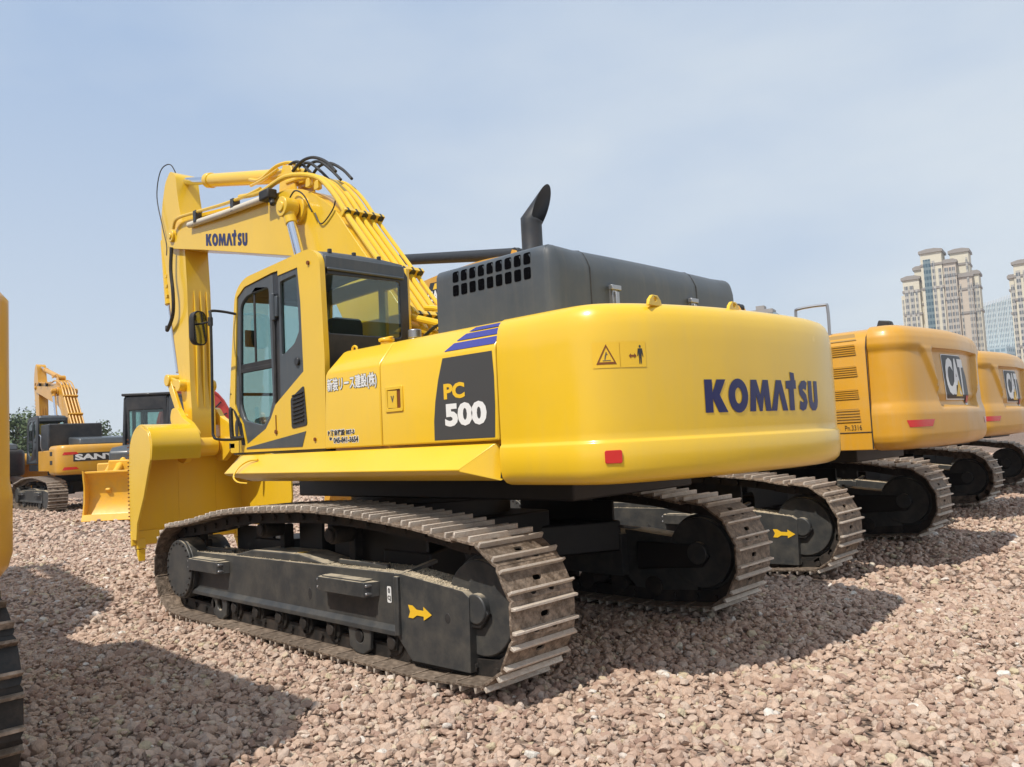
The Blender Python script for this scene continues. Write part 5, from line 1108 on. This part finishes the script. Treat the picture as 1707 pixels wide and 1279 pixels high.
er = N('FunctionNodeEulerToRotation'); ri = N('FunctionNodeRandomValue'); ri.data_type = 'INT'; ri.inputs[4].default_value = 0; ri.inputs[5].default_value = 11; gl = gn.links.new
gl(gi.outputs[0], ip.inputs['Points']); gl(ci.outputs[0], ip.inputs['Instance']); ip.inputs['Pick Instance'].default_value = True; gl(ri.outputs[2], ip.inputs['Instance Index'])
gl(ra.outputs[0], er.inputs[0]); gl(er.outputs[0], ip.inputs['Rotation']); gl(sa.outputs[0], ip.inputs['Scale']); gl(ip.outputs[0], go.inputs[0])
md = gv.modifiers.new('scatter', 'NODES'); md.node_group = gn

# thin haze over the yard and the town
g = G(); g.box(-60, 520, -760, 60, -1.4, 112)
hz = bpy.data.materials.new('haze'); hz.use_nodes = True; hn = hz.node_tree; hn.nodes.clear(); ho = hn.nodes.new('ShaderNodeOutputMaterial'); pv_ = hn.nodes.new('ShaderNodeVolumePrincipled')
pv_.inputs['Color'].default_value = (.90, .94, 1, 1); pv_.inputs['Density'].default_value = .00032; pv_.inputs['Anisotropy'].default_value = .2; hn.links.new(pv_.outputs[0], ho.inputs['Volume'])
hzo = g.build('haze', hz, None, kind='stuff')

# ================================================================== trees and towers far behind
def leaf_material():
    m = bpy.data.materials.new('foliage'); m.use_nodes = True; n = m.node_tree; p = n.nodes['Principled BSDF']; l = n.links.new
    g_ = n.nodes.new('ShaderNodeNewGeometry'); cr = n.nodes.new('ShaderNodeValToRGB'); e = cr.color_ramp.elements; e[0].color = (.035, .060, .022, 1); e[1].color = (.11, .15, .06, 1); l(g_.outputs['Random Per Island'], cr.inputs[0]); l(cr.outputs[0], p.inputs['Base Color']); p.inputs['Roughness'].default_value = .7; return m
MAT['foliage'] = leaf_material()
def tree(x, y, h, rad, seed, label):
    rng = random.Random(seed); t = empty('tree', (x, y, -.03), label=label, cat='tree', group='trees beyond the yard')
    g = G(); g.tube([(0, 0, 0), (.1, 0, h*.3), (-.05, .1, h*.6), (0, 0, h*.85)], [.22, .18, .14, .08], n=8)
    for k in range(7): a = rng.uniform(0, 6.28); z0 = h*rng.uniform(.3, .6); g.tube([(0, 0, z0), (rad*.4*math.cos(a), rad*.4*math.sin(a), z0+h*.12), (rad*.8*math.cos(a), rad*.8*math.sin(a), z0+h*.2)], [.09, .06, .03], n=6)
    g.build('trunk', 'bark', t); g = G(); cl = [(Vector((rng.gauss(0, .45)*rad, rng.gauss(0, .45)*rad, h*rng.uniform(.38, .92))), rng.uniform(.28, .5)*rad) for _ in range(22)]
    for c_, r_ in cl:
        for _ in range(150):
            d = Vector((rng.gauss(0, 1), rng.gauss(0, 1), rng.gauss(0, 1))).normalized(); p = c_+d*r_*rng.uniform(.5, 1.05); a = d.orthogonal().normalized(); a = Matrix.Rotation(rng.uniform(0, 6.28), 3, d) @ a; b = d.cross(a)+d*rng.uniform(-.5, .5); s = rng.uniform(.10, .22)
            g.add([p-a*s, p+b*s*.6, p+a*s, p-b*s*.6], [(0, 1, 2, 3)])
    g.build('crown', 'foliage', t, recalc=False)
tree(82, -18.0, 6.6, 2.8, 1, 'bushy green tree at the far left edge, behind the dark machine')
tree(84, -22.6, 5.6, 2.4, 2, 'smaller green tree beside the bushy one, behind the distant excavator boom')
tree(100, -31.4, 5.0, 2.3, 3, 'low round tree far off between the distant excavator and the bulldozer')
tree(96, -38.5, 4.6, 2.4, 4, 'low green tree hidden behind the bulldozer cab')
tree(120, -12.5, 6.4, 3.0, 5, 'far green tree beyond the left picture edge')
def place_far(px_ang, dist): a = YAW+px_ang; return CAM_LOC.x+dist*math.cos(a), CAM_LOC.y-dist*math.sin(a)
def tower(name, label, x, y, rz, blocks, cat='tower block'):
    root = empty(name, (x, y, -1), rz, label=label, cat=cat)
    for (x0, x1, y0, y1, z1, wall, cap) in blocks:
        g = G(); g.box(x0, x1, y0, y1, 0, z1); wl = g.build('wall', wall, root)
        if cap:
            g = G(); g.box(x0-.8, x1+.8, y0-.8, y1+.8, z1, z1+1.2); g.prism([(x0-.8, z1+1.2), (x1+.8, z1+1.2), ((x0+x1)/2+2, z1+1.9), ((x0+x1)/2-2, z1+1.9)], y0-.8, y1+.8, 'xz'); g.build('roof', 'stone_trim', wl)
            for zz in (z1-6, z1-17, z1-39): g = G(); g.box(x0-.45, x1+.45, y0-.45, y1+.45, zz, zz+1.0); g.build('cornice', 'stone_trim', wl)
    return root
def strips(root, lst, mat='window_strip_pattern'):
    for x0, x1, yf, z0, z1 in lst: g = G(); g.box(x0, x1, yf-.5, yf+.3, z0, z1); g.build('window_strip', mat, root)
A1 = math.radians(27.9); tx, ty = place_far(A1+.004, 500)
# the front of each tower (local -y) looks back at the yard
T1 = tower('apartment_tower', 'cream high-rise cluster with stepped roofs, left of the blue glass building', tx, ty, math.atan2(ty-CAM_LOC.y, tx-CAM_LOC.x)-math.pi/2-.12,
           [(-19.5, -16.5, 2, 10, 62, 'cream_wall', False), (-18, -9.5, 0, 14, 69, 'cream_wall', True), (-12, -6, 3, 14, 73.5, 'cream_wall', True), (-7.5, 3.0, -3, 12, 80, 'cream_wall', True), (1.8, 6.5, 2, 14, 75, 'cream_wall', False), (3.2, 9.5, -2, 13, 74, 'tan_wall', True), (6.5, 15.5, 3, 16, 79, 'cream_wall', True), (9.8, 16.5, 1, 15, 67, 'tan_wall', True), (14.5, 19.5, 4, 16, 68, 'cream_wall', True)])
strips(T1, [(-17.2, -15.3, 0, 0, 66), (-14.6, -12.6, 0, 0, 66), (-19, -17.4, 2, 0, 60), (-11.7, -10.6, 0, 0, 64), (-1.9, -.6, -3, 0, 76), (1.0, 2.4, -3, 0, 72), (3.9, 5.6, -2, 0, 72), (6.2, 7.2, -2, 0, 72), (7.7, 9.0, -2, 0, 72), (10.4, 11.1, 1, 0, 64), (14.2, 15.1, 1, 0, 76), (15.5, 16.2, 1, 0, 64), (16.6, 17.6, 4, 0, 64), (18.0, 19.0, 4, 0, 64)])
strips(T1, [(-6.2, -2.6, -3, 0, 77)], 'teal_glass_pattern')
A2 = math.radians(32.9); tx2, ty2 = place_far(A2+.006, 470)
T2 = tower('apartment_tower', 'second cream high-rise cut by the right picture edge', tx2, ty2, math.atan2(ty2-CAM_LOC.y, tx2-CAM_LOC.x)-math.pi/2-.12,
           [(-11, -7, 0, 12, 67, 'cream_wall', True), (-8.5, 0, -2, 13, 73, 'cream_wall', True), (0, 8, 0, 14, 66, 'tan_wall', True), (8, 14, 2, 14, 60, 'cream_wall', True)])
strips(T2, [(-10.4, -8.9, 0, 0, 64), (-7.6, -5.8, -2, 0, 70), (-4.6, -3, -2, 0, 70), (1.2, 3, 0, 0, 62), (4.5, 6.4, 0, 0, 62), (9, 12, 2, 0, 57)])
T1.scale = (.98, 1, 1.17); T2.scale = (1, 1, 1.05)
A3 = math.radians(31.1); tx3, ty3 = place_far(A3, 640)
T3 = empty('office_building', (tx3, ty3, -1), math.atan2(ty3-CAM_LOC.y, tx3-CAM_LOC.x)-math.pi/2-.35, label='pale blue glass office building between the two cream towers', cat='office building')
g = G(); g.prism([(-14, 0), (14, 0), (14, 82), (-14, 77)], 0, 26, 'xz'); g.build('wall', 'blue_glass_pattern', T3)
g = G()
for k in range(29): g.box(-14+k*1.0-.10, -14+k*1.0+.10, -.9, 0, 0, 79+(k/28)*5.4)
g.build('fins', 'white_decal', T3)
g = G(); g.box(-15, 10, -16, -2, 0, 48); g.build('podium', 'blue_glass_pattern', T3)
A4 = math.radians(17.4); tx4, ty4 = place_far(A4, 620)
T4 = empty('office_building', (tx4, ty4, -1), math.atan2(ty4-CAM_LOC.y, tx4-CAM_LOC.x)-math.pi/2-.2, label='low roof block of a far building peeping over the yellow tail of the nearest excavator', cat='office building')
g = G(); g.box(-10, 10, 0, 16, 0, 86); g.build('wall', 'blue_glass_pattern', T4)
g = G(); g.box(-8, 8, -1, 12, 86, 89); g.box(-4, 2, 0, 8, 89, 92); g.build('roof', 'stone_trim', T4)
